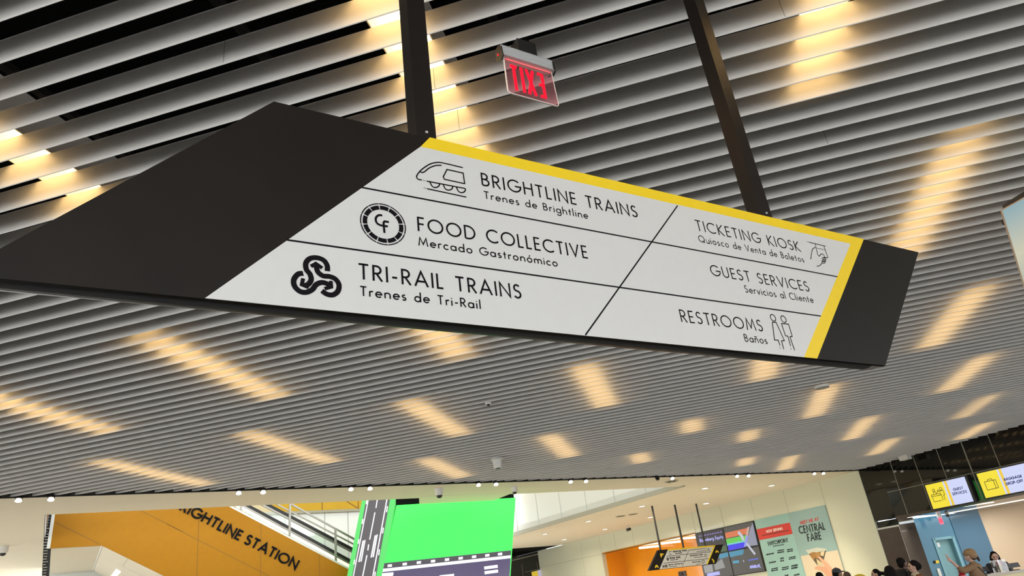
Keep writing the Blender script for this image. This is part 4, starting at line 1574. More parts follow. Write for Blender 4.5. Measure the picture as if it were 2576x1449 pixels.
# ------------------------------------------------------------------ video wall and poster on the cream wall
zv = Zm(1600, 1250, 7.282)
PV = PA.px
vw = thing('video_wall', 'four panel video wall with a rainbow beam image above miax lettering', 'video screen', PA.pt(PV(1820, 1390)))
uL, uM, uR = PV(1751, 1341)[0], (PV(1822, 1327)[0] + PV(1850, 1449)[0]) / 2, (PV(1898, 1310)[0] + PV(1928, 1437)[0]) / 2
uL = (uL + PV(1773, 1449)[0]) / 2
vT = (PV(1751, 1341)[1] + PV(1897, 1310)[1]) / 2
vM = (PV(1815, 1392)[1] + PV(1910, 1371)[1]) / 2
vB = PV(1925, 1437.5)[1]
scr_bg = emitter('screen_dark', (74, 72, 68))
scr_bg2 = emitter('screen_black', (40, 39, 38))
scr_grey = emitter('screen_grey', (150, 150, 150))
blue_tx = emitter('screen_blue_text', (176, 176, 244))
cells = [(uL, uM, vM, vT, scr_bg2), (uM, uR, vM, vT, scr_bg), (uL, uM, vB, vM, scr_bg), (uM, uR, vB, vM, scr_bg)]
mb = MB()
mb.fill(PA, [(uL, vB), (uR, vB), (uR, vT), (uL, vT)], .06, .06)
mb.build('backing', M['plasticblack'], vw)
pn = []
for a, b, c, d, mm in cells:
    mb = MB()
    e = .03
    mb.fill(PA, [(a + e, c + e), (b - e, c + e), (b - e, d - e), (a + e, d - e)], .075, .012)
    pn.append(mb.build('screen', mm, vw))


def vfill(par, name, pts, rgb, off=.08, k=1.0):
    mb = MB()
    mb.fill(PA, [PV(*zv(*p)) for p in pts], off)
    mb.build(name, emitter('picture_tone', rgb, k), par)


vfill(pn[1], 'orange_beam', [(1655, 660), (2075, 565), (2045, 680), (1670, 760)], (212, 112, 70))
vfill(pn[1], 'green_beam', [(1672, 772), (2060, 695), (2030, 800), (1695, 880)], (92, 196, 74), .081)
vfill(pn[1], 'cyan_edge', [(1690, 860), (2050, 785), (2045, 822), (1700, 900)], (112, 200, 190), .082)
vfill(pn[1], 'blue_beam', [(1705, 885), (2040, 820), (2010, 925), (1725, 985)], (48, 44, 226), .083)
vfill(pn[1], 'grey_field', [(2120, 570), (2165, 470), (2255, 880), (2040, 905)], (140, 142, 160), .079)
vfill(pn[1], 'prism_bar', [(2062, 560), (2110, 540), (2045, 905), (2003, 915)], (196, 160, 150), .084)
vfill(pn[1], 'prism_lower', [(2045, 720), (2085, 705), (2045, 905), (2003, 915)], (140, 150, 230), .085)
vfill(pn[3], 'teal_beam', [(1728, 1008), (2000, 955), (1990, 1050), (1750, 1105)], (62, 138, 168))
vfill(pn[2], 'teal_beam', [(1530, 1052), (1705, 1010), (1720, 1090), (1560, 1135)], (62, 138, 168))
vfill(pn[2], 'pale_block', [(1455, 1240), (1600, 1130), (1660, 1290), (1480, 1340)], (142, 143, 140))
vfill(pn[2], 'pale_block', [(1260, 1260), (1420, 1230), (1440, 1370), (1290, 1395)], (150, 150, 148))
vfill(pn[3], 'blue_line', [(2078, 1150), (2262, 1115), (2266, 1138), (2082, 1172)], (92, 104, 214))
vfill(pn[3], 'white_mark', [(1985, 1160), (1998, 1150), (2008, 1185), (1996, 1195)], (190, 190, 210))
vfill(pn[0], 'green_field', [(1600, 905), (1680, 885), (1700, 985), (1560, 1010)], (62, 92, 58))


def ptext(par, s, BL, BR, TL, w, m_, P=None, f=None, off=.082, **k):
    P = P or PA
    f = f or zv
    text_parts('lettering', m_, par, P, s, f(*BL), f(*BR), f(*TL), w, off, **k)


ptext(pn[0], 'Bloomberg Equity', (1198, 830), (1625, 752), (1190, 770), .025, blue_tx)
mb = MB()
for k in range(9):
    draw(mb, PA, zv, [(1180 + k * 48, 722 - k * 9.5), (1214 + k * 48, 715 - k * 9.5)], .05, .082)
mb.build('small_print', emitter('screen_dim_violet', (118, 104, 170)), pn[0])
ptext(pn[3], 'mia', (2122, 1310), (2235, 1288), (2112, 1240), .045, blue_tx)
mb = MB()
draw(mb, PA, zv, [(2250, 1245), (2310, 1290)], .045, .082)
draw(mb, PA, zv, [(2250, 1290), (2290, 1228)], .045, .082)
mb.build('lettering_x', blue_tx, pn[3])
mb = MB()
draw(mb, PA, zv, [(2055, 850), (2120, 935), (2210, 1050)], .09, .086)
draw(mb, PA, zv, [(1900, 640), (1960, 710), (2000, 790)], .12, .086)
mb.build('tube_lines', emitter('screen_pale_line', (190, 190, 205)), pn[1])
mb = MB()
draw(mb, PA, zv, [(1800, 1195), (1915, 1180)], .09, .082)
mb.build('small_print', emitter('screen_cyan_text', (70, 150, 180)), pn[3])
mb = MB()
draw(mb, PA, zv, [(1330, 1430), (1560, 1390)], .12, .082)
mb.build('small_print', blue_tx, pn[2])

zp = Zm(1850, 1270, 6.44)
pp = lambda *p: PA.px(*zp(*p))
q0, q1, q2 = (pp(318, 255)[0] + pp(540, 1153)[0]) / 2, (pp(862, 125)[0] + pp(1110, 1100)[0]) / 2, (pp(1468, 5)[0] + pp(1740, 1020)[0]) / 2
vt = (pp(318, 255)[1] + pp(862, 128)[1] + pp(1468, 3)[1]) / 3
vb0 = .45
post = thing('wall_poster', 'teal MEET ME AT CENTRAL FARE wall poster listing food stalls, hand with paper cone', 'poster', PA.pt((q1, vb0)))
mb = MB()
mb.fill(PA, [(q0, vb0), (q1, vb0), (q1, vt), (q0, vt)], .03, .03)
pl_ = mb.build('left_sheet', M['poster'], post)
mb = MB()
mb.fill(PA, [(q1, vb0), (q2, vb0), (q2, vt), (q1, vt)], .032, .03)
pr_ = mb.build('right_sheet', M['posterdark'], post)
va, vb_ = (pp(362, 395)[1] + pp(905, 283)[1]) / 2, (pp(402, 570)[1] + pp(942, 468)[1]) / 2
mb = MB()
mb.fill(PA, [(q0, vb_), (q1 - .02, vb_), (q1 - .02, va), (q0, va)], .036)
rb = mb.build('red_band', M['posterred'], pl_)
pinkw = mat('poster_pale_ink', (.85, .72, .66), .6, noise=.02)
dkred = mat('poster_dark_red_ink', (.16, .03, .03), .6, noise=.02)
pink_ = mat('poster_ink', (.02, .035, .035), .6, noise=.05)
redink = mat('poster_red_ink', lin(205, 72, 66), .6, noise=.02)
ptext(rb, 'NOW SERVING', (515, 452), (776, 402), (508, 412), .021, pinkw, f=zp, off=.038)
mb = MB()
for k in range(16):
    draw(mb, PA, zp, [(444 + k * 27.5, 497 - k * 5.4), (463 + k * 27.5, 493 - k * 5.4)], .045, .038)
mb.build('small_print', dkred, rb)
ptext(pl_, 'SWITCHPOINT', (540, 660), (865, 598), (530, 600), .026, pink_, f=zp, off=.036)
mb = MB()
for k in range(6):
    draw(mb, PA, zp, [(622 + k * 30, 670 - k * 5), (645 + k * 30, 668 - k * 5)], .03, .036)
mb.build('small_print', pink_, pl_)
# stall marks (too small to read): irregular dark marks
rr = random.Random(5)
for (x, y, w, h) in ((572, 795, 125, 35), (745, 750, 110, 65), (893, 735, 95, 60), (612, 928, 115, 35), (765, 885, 60, 80), (930, 858, 110, 50), (645, 1045, 110, 60), (818, 1025, 110, 60), (970, 1000, 105, 75), (840, 1140, 60, 40), (1005, 1130, 95, 40)):
    mb = MB()
    rows = 2 if h > 45 else 1
    for r_i in range(rows):
        n = max(3, int(w / 16))
        for k in range(n):
            xx = x - w / 2 + w * (k + .5) / n
            yy = y - (xx - x) * .19 + (r_i - (rows - 1) / 2) * h * .5
            hh = h / rows * rr.uniform(.25, .42)
            draw(mb, PA, zp, [(xx + rr.uniform(-4, 4), yy - hh), (xx + rr.uniform(-4, 4), yy + hh)], .022 + .015 * rr.random(), .036)
        draw(mb, PA, zp, [(x - w / 2, y + w * .095 + (r_i - (rows - 1) / 2) * h * .5), (x + w / 2, y - w * .095 + (r_i - (rows - 1) / 2) * h * .5)], .02, .036)
    mb.build('stall_mark', pink_, pl_)
ptext(pr_, 'MEET ME AT', (1062, 318), (1360, 250), (1056, 268), .024, redink, f=zp, off=.037)
ptext(pr_, 'CENTRAL', (1052, 468), (1470, 398), (1028, 352), .043, pink_, f=zp, off=.037)
ptext(pr_, 'FARE', (1190, 595), (1412, 556), (1164, 475), .043, pink_, f=zp, off=.037)
vg = (pp(1058, 828)[1] + pp(1660, 735)[1]) / 2
mb = MB()
mb.fill(PA, [(q1 + .06, vb0), (q2, vb0), (q2, vg), (q1 + .06, vg)], .036)
bg_ = mb.build('beige_field', M['posterbeige'], pr_)


def pfill(par, name, pts, rgb, off, sm=False):
    mb = MB()
    q = [Vector(pp(*p)) for p in pts]
    if sm:
        q = smooth_line(q, 4, True)
    mb.fill(PA, q, off)
    mb.build(name, mat('poster_tone', lin(*rgb), .6, noise=.03), par)


pfill(bg_, 'cone_paper', [(1150, 735), (1330, 690), (1492, 710), (1470, 740), (1200, 795)], (196, 200, 184), .038)
pfill(bg_, 'cone_dark', [(1200, 795), (1480, 740), (1440, 900), (1345, 985)], (92, 82, 62), .039)
pfill(bg_, 'snack', [(1215, 800), (1240, 775), (1300, 765), (1320, 810), (1300, 870), (1270, 880)], (158, 118, 62), .041, True)
pfill(bg_, 'snack', [(1310, 800), (1340, 765), (1385, 770), (1375, 830), (1330, 870)], (170, 128, 70), .042, True)
pfill(bg_, 'cone_lining', [(1395, 760), (1460, 745), (1440, 830), (1390, 820)], (214, 196, 160), .043)
pfill(bg_, 'cone_tip', [(1325, 870), (1425, 940), (1420, 985), (1345, 980)], (205, 190, 150), .043)
pfill(bg_, 'finger', [(1352, 850), (1372, 832), (1420, 870), (1500, 940), (1580, 1030), (1640, 1110), (1560, 1100), (1470, 1000), (1400, 910)], (222, 168, 136), .045, True)
pfill(bg_, 'hand', [(1300, 1015), (1340, 995), (1440, 1000), (1520, 1010), (1600, 1060), (1660, 1150), (1500, 1150), (1430, 1080), (1360, 1050), (1305, 1040)], (214, 160, 128), .044, True)

# ------------------------------------------------------------------ small hanging sign further back
pr0, pr1, pr2 = onz(*zv(303, 160), ZS), onz(*zv(720, 140), ZS), onz(*zv(1110, 120), ZS)
SP2 = Plane(pr1, 58.5)
s2 = lambda *p: SP2.px(*zv(*p))
sm = thing('hanging_sign', 'small far direction sign with gold chevrons hanging on three thin black rods', 'sign', SP2.pt(s2(900, 1100), -.05))
c4 = [Vector(s2(*p)) for p in ((410, 985), (1595, 860), (1465, 1220), (235, 1355))]
vtp, vbt = (c4[0].y + c4[1].y) / 2, (c4[2].y + c4[3].y) / 2


def s2z(p, v):
    return (s2(*p)[0], v)


mb = MB()
mb.fill(SP2, [(c4[3].x, vbt), (c4[2].x, vbt), (c4[1].x, vtp), (c4[0].x, vtp)], 0, .09)
mb.build('body', M['signblack'], sm)
mb = MB()
mb.fill(SP2, [s2z((430, 1335), vbt + .01), s2z((1310, 1230), vbt + .01), s2z((1450, 870), vtp - .01), s2z((585, 970), vtp - .01)], .004, .004)
mb.build('white_panel', M['signwhite'], sm)
mb = MB()
mb.fill(SP2, [s2z((580, 985), vtp - .045), s2z((1445, 890), vtp - .045), s2z((1450, 870), vtp), s2z((585, 970), vtp)], .007, .003)
mb.fill(SP2, [s2z((1285, 1232), vbt + .01), s2z((1310, 1230), vbt + .01), s2z((1450, 870), vtp), s2z((1425, 875), vtp)], .007, .003)
mb.build('yellow_band', M['signyellow'], sm)
mb = MB()
for a, b in (((558, 1088), (1375, 1005)), ((498, 1216), (1325, 1130)), ((965, 972), (845, 1278))):
    mb.ribbon(SP2, [s2(*a), s2(*b)], .013, .008)
mb.build('divider_lines', M['ink'], sm)
mb = MB()
for pts in ([(442, 1045), (488, 1050), (460, 1070)], [(445, 1042), (462, 1105)], [(372, 1252), (352, 1298)], [(374, 1250), (408, 1296)], [(1480, 985), (1456, 1020)], [(1482, 984), (1512, 1020)], [(1388, 1140), (1428, 1175)], [(1430, 1172), (1412, 1205)]):
    draw(mb, SP2, zv, pts, .05, .006)
mb.build('chevrons', M['signyellow'], sm)
for s, BL, BR, TL, w in (('BRIGHTLINE TRAINS', (680, 1018), (930, 992), (676, 992), .012), ('Trenes de Brightline', (715, 1044), (845, 1030), (713, 1030), .010),
                         ('TRI-RAIL TRAINS', (612, 1140), (812, 1118), (608, 1110), .013), ('Trenes de Tri-Rail', (625, 1165), (765, 1150), (622, 1150), .010),
                         ('AVIS', (486, 1298), (575, 1288), (480, 1252), .02), ('RENTAL CAR PICK UP', (595, 1258), (850, 1230), (592, 1236), .010),
                         ('BAGGAGE CLAIM', (992, 1092), (1218, 1068), (988, 1066), .011), ('ELEVATORS', (1032, 1210), (1180, 1195), (1030, 1186), .010)):
    text_parts('lettering', M['ink'], sm, SP2, s, zv(*BL), zv(*BR), zv(*TL), w, .009)
mb = MB()
for k in range(16):
    draw(mb, SP2, zv, [(978 + k * 20, 985 - k * 2.2), (984 + k * 20, 968 - k * 2.2)], .018, .009)
draw(mb, SP2, zv, [(1058, 1112), (1225, 1096)], .014, .009)
draw(mb, SP2, zv, [(600, 1282), (750, 1266)], .012, .009)
draw(mb, SP2, zv, [(1105, 1005), (1290, 985)], .012, .009)
draw(mb, SP2, zv, [(1100, 1236), (1180, 1226)], .012, .009)
mb.build('small_print', M['ink'], sm)
mb = MB()
draw(mb, SP2, zv, [(1325, 940), (1345, 978), (1310, 978)], .014, .009, closed=True)
draw(mb, SP2, zv, [(1245, 1058), (1285, 1052), (1295, 1092), (1255, 1098)], .014, .009, closed=True)
draw(mb, SP2, zv, [(1205, 1165), (1245, 1160), (1245, 1210), (1205, 1214)], .014, .009, closed=True)
draw(mb, SP2, zv, [(600, 1030), (610, 1005), (650, 1000)], .014, .009)
draw(mb, SP2, zv, [(600, 1055), (655, 1048)], .014, .009)
mb.ribbon(SP2, arc(*s2(578, 1140), .035, .035, 0, 360, 10), .03, .009)
mb.build('pictograms', M['ink'], sm)
for tp, bt in ((pr0, (470, 975)), (pr1, (888, 925)), (pr2, (1290, 880))):
    u = (SP2.uv(tp)[0] + s2(*bt)[0]) / 2
    mb = MB()
    p0 = SP2.pt((u, vtp), -.045)
    mb.tube([p0, Vector((p0.x, p0.y, ZS + .02))], .032, 10)
    mb.build('rod', M['plasticblack'], sm)

# ------------------------------------------------------------------ big screen hanging at the right edge
HC = onz(2515, 527, 4.42)
HP = Plane(HC, 154.5)
zh = Zm(2440, 440, 4.529)
h = lambda *p: HP.px(*zh(*p))
h0 = Vector(h(345, 402))
hb = Vector(h(616, 1300))
ed = (hb - h0)
ed = ed / abs(ed.y)
hl = 1.9
hw_ = 3.4
q = [h0, h0 + ed * hl, h0 + ed * hl + Vector((hw_, 0)), h0 + Vector((hw_, 0))]
hd = thing('hanging_display', 'large pale blue hanging screen cut off by the right picture edge', 'screen', HP.pt(h0))
mb = MB()
mb.fill(HP, q, 0, .12)
mb.build('frame', mat('frame_champagne', (.55, .42, .30), .35, metal=.5, noise=.04), hd)
mb = MB()
e = .014
mb.fill(HP, [q[0] + Vector((e * 1.2, -e)), q[1] + Vector((e * 1.2, e)), q[2] + Vector((-e, e)), q[3] + Vector((-e, -e))], .006, .006)
px_ = mb.build('screen', mat('sky_screen', (.03, .03, .03), .3, noise=.02), hd)
nt = px_.data.materials[0].node_tree
b = nt.nodes['Principled BSDF']
tc, sep, mp, rp = nt.nodes.new('ShaderNodeTexCoord'), nt.nodes.new('ShaderNodeSeparateXYZ'), nt.nodes.new('ShaderNodeMapRange'), nt.nodes.new('ShaderNodeValToRGB')
nt.links.new(tc.outputs['Object'], sep.inputs[0])
nt.links.new(sep.outputs['Z'], mp.inputs['Value'])
mp.inputs['From Min'].default_value = -hl * .42
mp.inputs['From Max'].default_value = 0
rp.color_ramp.elements[0].color = (*lin(168, 180, 168), 1)
rp.color_ramp.elements[1].color = (*lin(134, 170, 180), 1)
e2 = rp.color_ramp.elements.new(.45)
e2.color = (*lin(206, 202, 178), 1)
nt.links.new(mp.outputs[0], rp.inputs[0])
nt.links.new(rp.outputs[0], b.inputs['Emission Color'])
b.inputs['Emission Strength'].default_value = .95
mb = MB()
mb.prism([HP.pt((h0.x + .02, h0.y), -.02), HP.pt((h0.x + hw_, h0.y), -.02), HP.pt((h0.x + hw_, h0.y + .3), -.02), HP.pt((h0.x + .02, h0.y + .04), -.02)], -HP.n * .1)
mb.tube([HP.pt((h0.x + .1, h0.y - .08), -.13), HP.pt((h0.x - .1, h0.y - .05), -.16)], [.06, .03], 8)
mb.tube([HP.pt((h0.x + .8, h0.y), -.08), HP.pt((h0.x + .8, 5.2), -.08)], .04, 8)
mb.tube([HP.pt((h0.x + 2.6, h0.y), -.08), HP.pt((h0.x + 2.6, 5.2), -.08)], .04, 8)
mb.build('mounting_bracket', M['plasticblack'], hd)

# ------------------------------------------------------------------ small things on the ceilings
SPOTS = [((43, 1258), 'by the left picture edge, nearest the edge'), ((126, 1256), 'by the left picture edge, second from it'), ((604, 1239), 'above the yellow wall lettering, left of its pair'),
         ((666, 1237), 'above the yellow wall lettering, right of its pair'), ((891, 1228), 'left of its pair above the road screen'), ((943, 1224), 'right of its pair above the road screen'),
         ((1226, 1212), 'left of its pair above the green screen'), ((1270, 1211), 'right of its pair above the green screen'), ((1463, 1204), 'left of its pair above the pale void panels'),
         ((1499, 1204), 'right of its pair above the pale void panels'), ((1682, 1198), 'dark one of its pair near the round ceiling vent'), ((1713, 1199), 'lit one of its pair near the round ceiling vent'),
         ((1876, 1194), 'left of its pair right of the round vent'), ((1902, 1194), 'right of its pair right of the round vent'), ((2070, 1188), 'left of its pair nearest the black pillar'), ((2094, 1187), 'right of its pair nearest the black pillar')]
SPOT_W = 250
for (x, y), lab in SPOTS:
    u_ = onz(x, y, 4.5)
    d_ = (u_ - SOF_A).dot(SOF_D)
    # spot hangs under the dark reveal, at the slat edge
    nrm = SOF_D.cross(UPZ)
    if nrm.dot(FWD) > 0:
        nrm = -nrm
    base = SOF_A + SOF_D * d_ + nrm * .05
    base.z = 4.6
    sp = thing('spotlight', 'small spotlight on the soffit edge, ' + lab, 'spotlight', base, 'spotlights along the soffit edge')
    mb = MB()
    mb.tube([base + UPZ * .1, base - UPZ * .02], .012, 8)
    mb.tube([base, base - UPZ * .05 + nrm * .015], [.05, .06], 12)
    mb.build('barrel', M['plasticblack'], sp)
    mb = MB()
    c0 = base - UPZ * .052 + nrm * .015
    mb.tube([c0, c0 - UPZ * .035 + nrm * .01], [.045, .055], 12)
    mb.ell(c0 - UPZ * .04 + nrm * .012, (.04, .04, .02))
    mb.build('lens', M['plasticblack'] if 'dark one' in lab else M['spotglow'], sp)
    if 'dark one' not in lab:
        bl_ = bpy.data.lights.new('spot_beam', 'SPOT')
        bl_.energy, bl_.color, bl_.spot_size, bl_.spot_blend, bl_.shadow_soft_size = SPOT_W, (1.0, .87, .68), radians(80), .5, .04
        bo = bpy.data.objects.new('spot_beam', bl_)
        COL.objects.link(bo)
        bo.location = c0 - UPZ * .09 - nrm * .02
        bo.rotation_euler = (-nrm * .55 - UPZ).to_track_quat('-Z', 'Y').to_euler()

for (x, y), lab in (((10, 1383), 'white dome camera under the cream ceiling at the left edge'), ((1104, 1238), 'white dome camera above the green screen'), ((1293, 1234), 'white dome camera at the top right corner of the green screen')):
    p = onz(x, y - 9, ZS)
    dc = thing('dome_camera', lab, 'camera', p, 'dome cameras on the cream ceiling')
    s_ = 1.0 if x < 1200 else .8
    mb = MB()
    mb.tube([p, p - UPZ * .12 * s_, p - UPZ * .16 * s_], [.10 * s_, .10 * s_, .085 * s_], 16)
    mb.build('housing', M['plasticwhite'], dc)
    mb = MB()
    mb.ell(p - UPZ * .165 * s_, (.07 * s_, .07 * s_, .06 * s_))
    mb.build('dome', M['plasticblack'], dc)
p = onz(1250, 1155, ZC)
wc = thing('ceiling_camera', 'white cylinder camera hanging from the slats near the soffit', 'camera', p)
mb = MB()
mb.tube([p + UPZ * .01, p - UPZ * .02], [.13, .13], 16)
mb.tube([p - UPZ * .02, p - UPZ * .19], [.095, .08], 16)
mb.build('housing', M['plasticwhite'], wc)
mb = MB()
mb.tube([p - UPZ * .185, p - UPZ * .2], [.055, .05], 12)
mb.build('lens', M['plasticblack'], wc)
p = onz(1228, 1014, ZC)
spk = thing('sprinkler_head', 'tiny white sprinkler head under the slats in mid ceiling', 'sprinkler', p)
mb = MB()
mb.ell(p, (.05, .05, .03))
mb.build('cup', M['plasticwhite'], spk)
mb = MB()
mb.ell(p - UPZ * .02, (.03, .03, .025))
mb.build('nozzle', M['plasticblack'], spk)
p = onz(2067, 972, ZC)
det = thing('smoke_detector', 'round white disc detector under the slats below the big sign', 'detector', p)
mb = MB()
mb.tube([p + UPZ * .015, p - UPZ * .03], [.125, .12], 24)
mb.build('disc', M['plasticwhite'], det)
mb = MB()
mb.tube([p + UPZ * .2, p + UPZ * .01], .02, 8)
mb.build('stem', M['plasticblack'], det)
p = onz(2277, 1151, ZC - .05)
dv = thing('wall_device', 'white rectangular device hanging by the black fascia under the slats', 'device', p)
mb = MB()
mb.box(p, (.14, .1, .07), (BLK_D, UPZ.cross(BLK_D), UPZ))
mb.build('case', M['plasticwhite'], dv)
mb = MB()
mb.tube([p + UPZ * .3, p + UPZ * .06], .02, 8)
mb.build('stem', M['plasticblack'], dv)

DOWN = [((1480, 1311), 'left of the tube rods'), ((1371, 1343), 'nearest the video column'), ((1615, 1273), 'left of the leftmost sign rod'), ((1636, 1301), 'beside the leftmost sign rod'),
        ((1773, 1228), 'near the round ceiling vent'), ((1776, 1266), 'right of the rightmost sign rod'), ((1522, 1331), 'above the orange recess'), ((1420, 1357), 'nearest the far shop front'), ((1941, 1221), 'nearest the black pillar')]
for (x, y), lab in DOWN:
    p = onz(x, y, ZS)
    dl = thing('downlight', 'recessed ceiling downlight, ' + lab, 'light', p, 'downlights in the cream ceiling')
    mb = MB()
    mb.tube([p + UPZ * .02, p - UPZ * .012], [.14, .15], 20)
    mb.build('trim_ring', M['plasticwhite'], dl)
    mb = MB()
    mb.tube([p - UPZ * .012, p - UPZ * .016], [.10, .095], 20)
    mb.build('lens', M['spotglow'], dl)
    area_light('downlight_beam', (p.x, p.y, ZS - .03), .18, 27, (1.0, .86, .66), spread=150)
for (x, y), lab in (((1689, 1210), 'round ceiling vent near the soffit spotlights'), ((1561, 1298), 'left of two round vents left of the sign rods'), ((1592, 1293), 'right of two round vents left of the sign rods')):
    p = onz(x, y, ZS)
    mb = MB()
    for r0_, r1_ in ((.17, .2), (.11, .14), (.04, .08)):
        mb.tube([p + UPZ * .01, p - UPZ * .02], [r1_, r1_ - .02], 20)
    mb.tube([p + UPZ * .01, p - UPZ * .024], [.06, .05], 16)
    tag(mb.build('ceiling_vent', M['joint']), lab, 'vent', 'round vents in the cream ceiling')
p = onz(1580, 1322, ZS)
bc_ = thing('security_camera', 'tiny dark security camera under the cream ceiling left of the sign rods', 'camera', p)
mb = MB()
mb.tube([p, p - UPZ * .1], .03, 8)
mb.build('stem', M['plasticwhite'], bc_)
mb = MB()
mb.tube([p + Vector((.06, .06, -.14)), p + Vector((-.08, -.08, -.18))], .06, 10)
mb.build('body', M['plasticblack'], bc_)
# ------------------------------------------------------------------ people at the service counter
def fuse(name, mb, m_, parent, voxel, rot, loc, smooth_it=3):
    """one continuous surface out of overlapping closed shells"""
    R = Matrix.Rotation(rot, 3, 'Z')
    me = bpy.data.meshes.new(name)
    me.from_pydata([tuple(R @ v) for v in mb.v], [], mb.f)
    o = bpy.data.objects.new(name, me)
    COL.objects.link(o)
    rm = o.modifiers.new('remesh', 'REMESH')
    rm.mode = 'VOXEL'
    rm.voxel_size = voxel
    sm_ = o.modifiers.new('smooth', 'SMOOTH')
    sm_.factor = .5
    sm_.iterations = smooth_it
    dg_ = bpy.context.evaluated_depsgraph_get()
    new = bpy.data.meshes.new_from_object(o.evaluated_get(dg_))
    o.modifiers.clear()
    o.data = new
    bpy.data.meshes.remove(me)
    new.name = name
    new.polygons.foreach_set('use_smooth', [True] * len(new.polygons))
    new.materials.clear()
    new.materials.append(m_)
    new.update()
    if parent is not None:
        o.parent = parent
        o.location = (0, 0, 0)
    else:
        o.location = loc
    return o


def hand(mb, wrist, d, side, spread=.35, point=False, k=1.0):
    d = Vector(d).normalized()
    up = Vector((0, 0, 1)) if abs(d.z) < .8 else Vector((0, 1, 0))
    a = d.cross(up).normalized()
    n = a.cross(d)
    w = Vector(wrist)
    mb.capsule(w, .026 * k, w + d * .07 * k, .034 * k)
    mb.ell(w + d * .055 * k, (.036 * k, .036 * k, .030 * k))
    for i, (L1, L2) in enumerate(((.045, .04), (.05, .045), (.047, .042), (.036, .032))):
        f = (i - 1.5) / 1.5
        r0 = w + d * .085 * k + a * f * .028 * k
        bend = -.25 if not (point and i > 1) else -1.1
        d1 = (d + a * f * spread * .5 + n * bend * .5).normalized()
        d2 = (d1 + n * bend).normalized()
        p1 = r0 + d1 * L1 * k
        mb.capsule(r0, .0105 * k, p1, .0095 * k, 8)
        mb.capsule(p1, .0095 * k, p1 + d2 * L2 * k, .0080 * k, 8)
    r0 = w + d * .03 * k - a * .03 * k * side
    p1 = r0 + (d * .7 - a * side * .9).normalized() * .042 * k
    mb.capsule(r0, .013 * k, p1, .011 * k, 8)
    mb.capsule(p1, .011 * k, p1 + (d * .9 - a * side * .35).normalized() * .034 * k, .009 * k, 8)


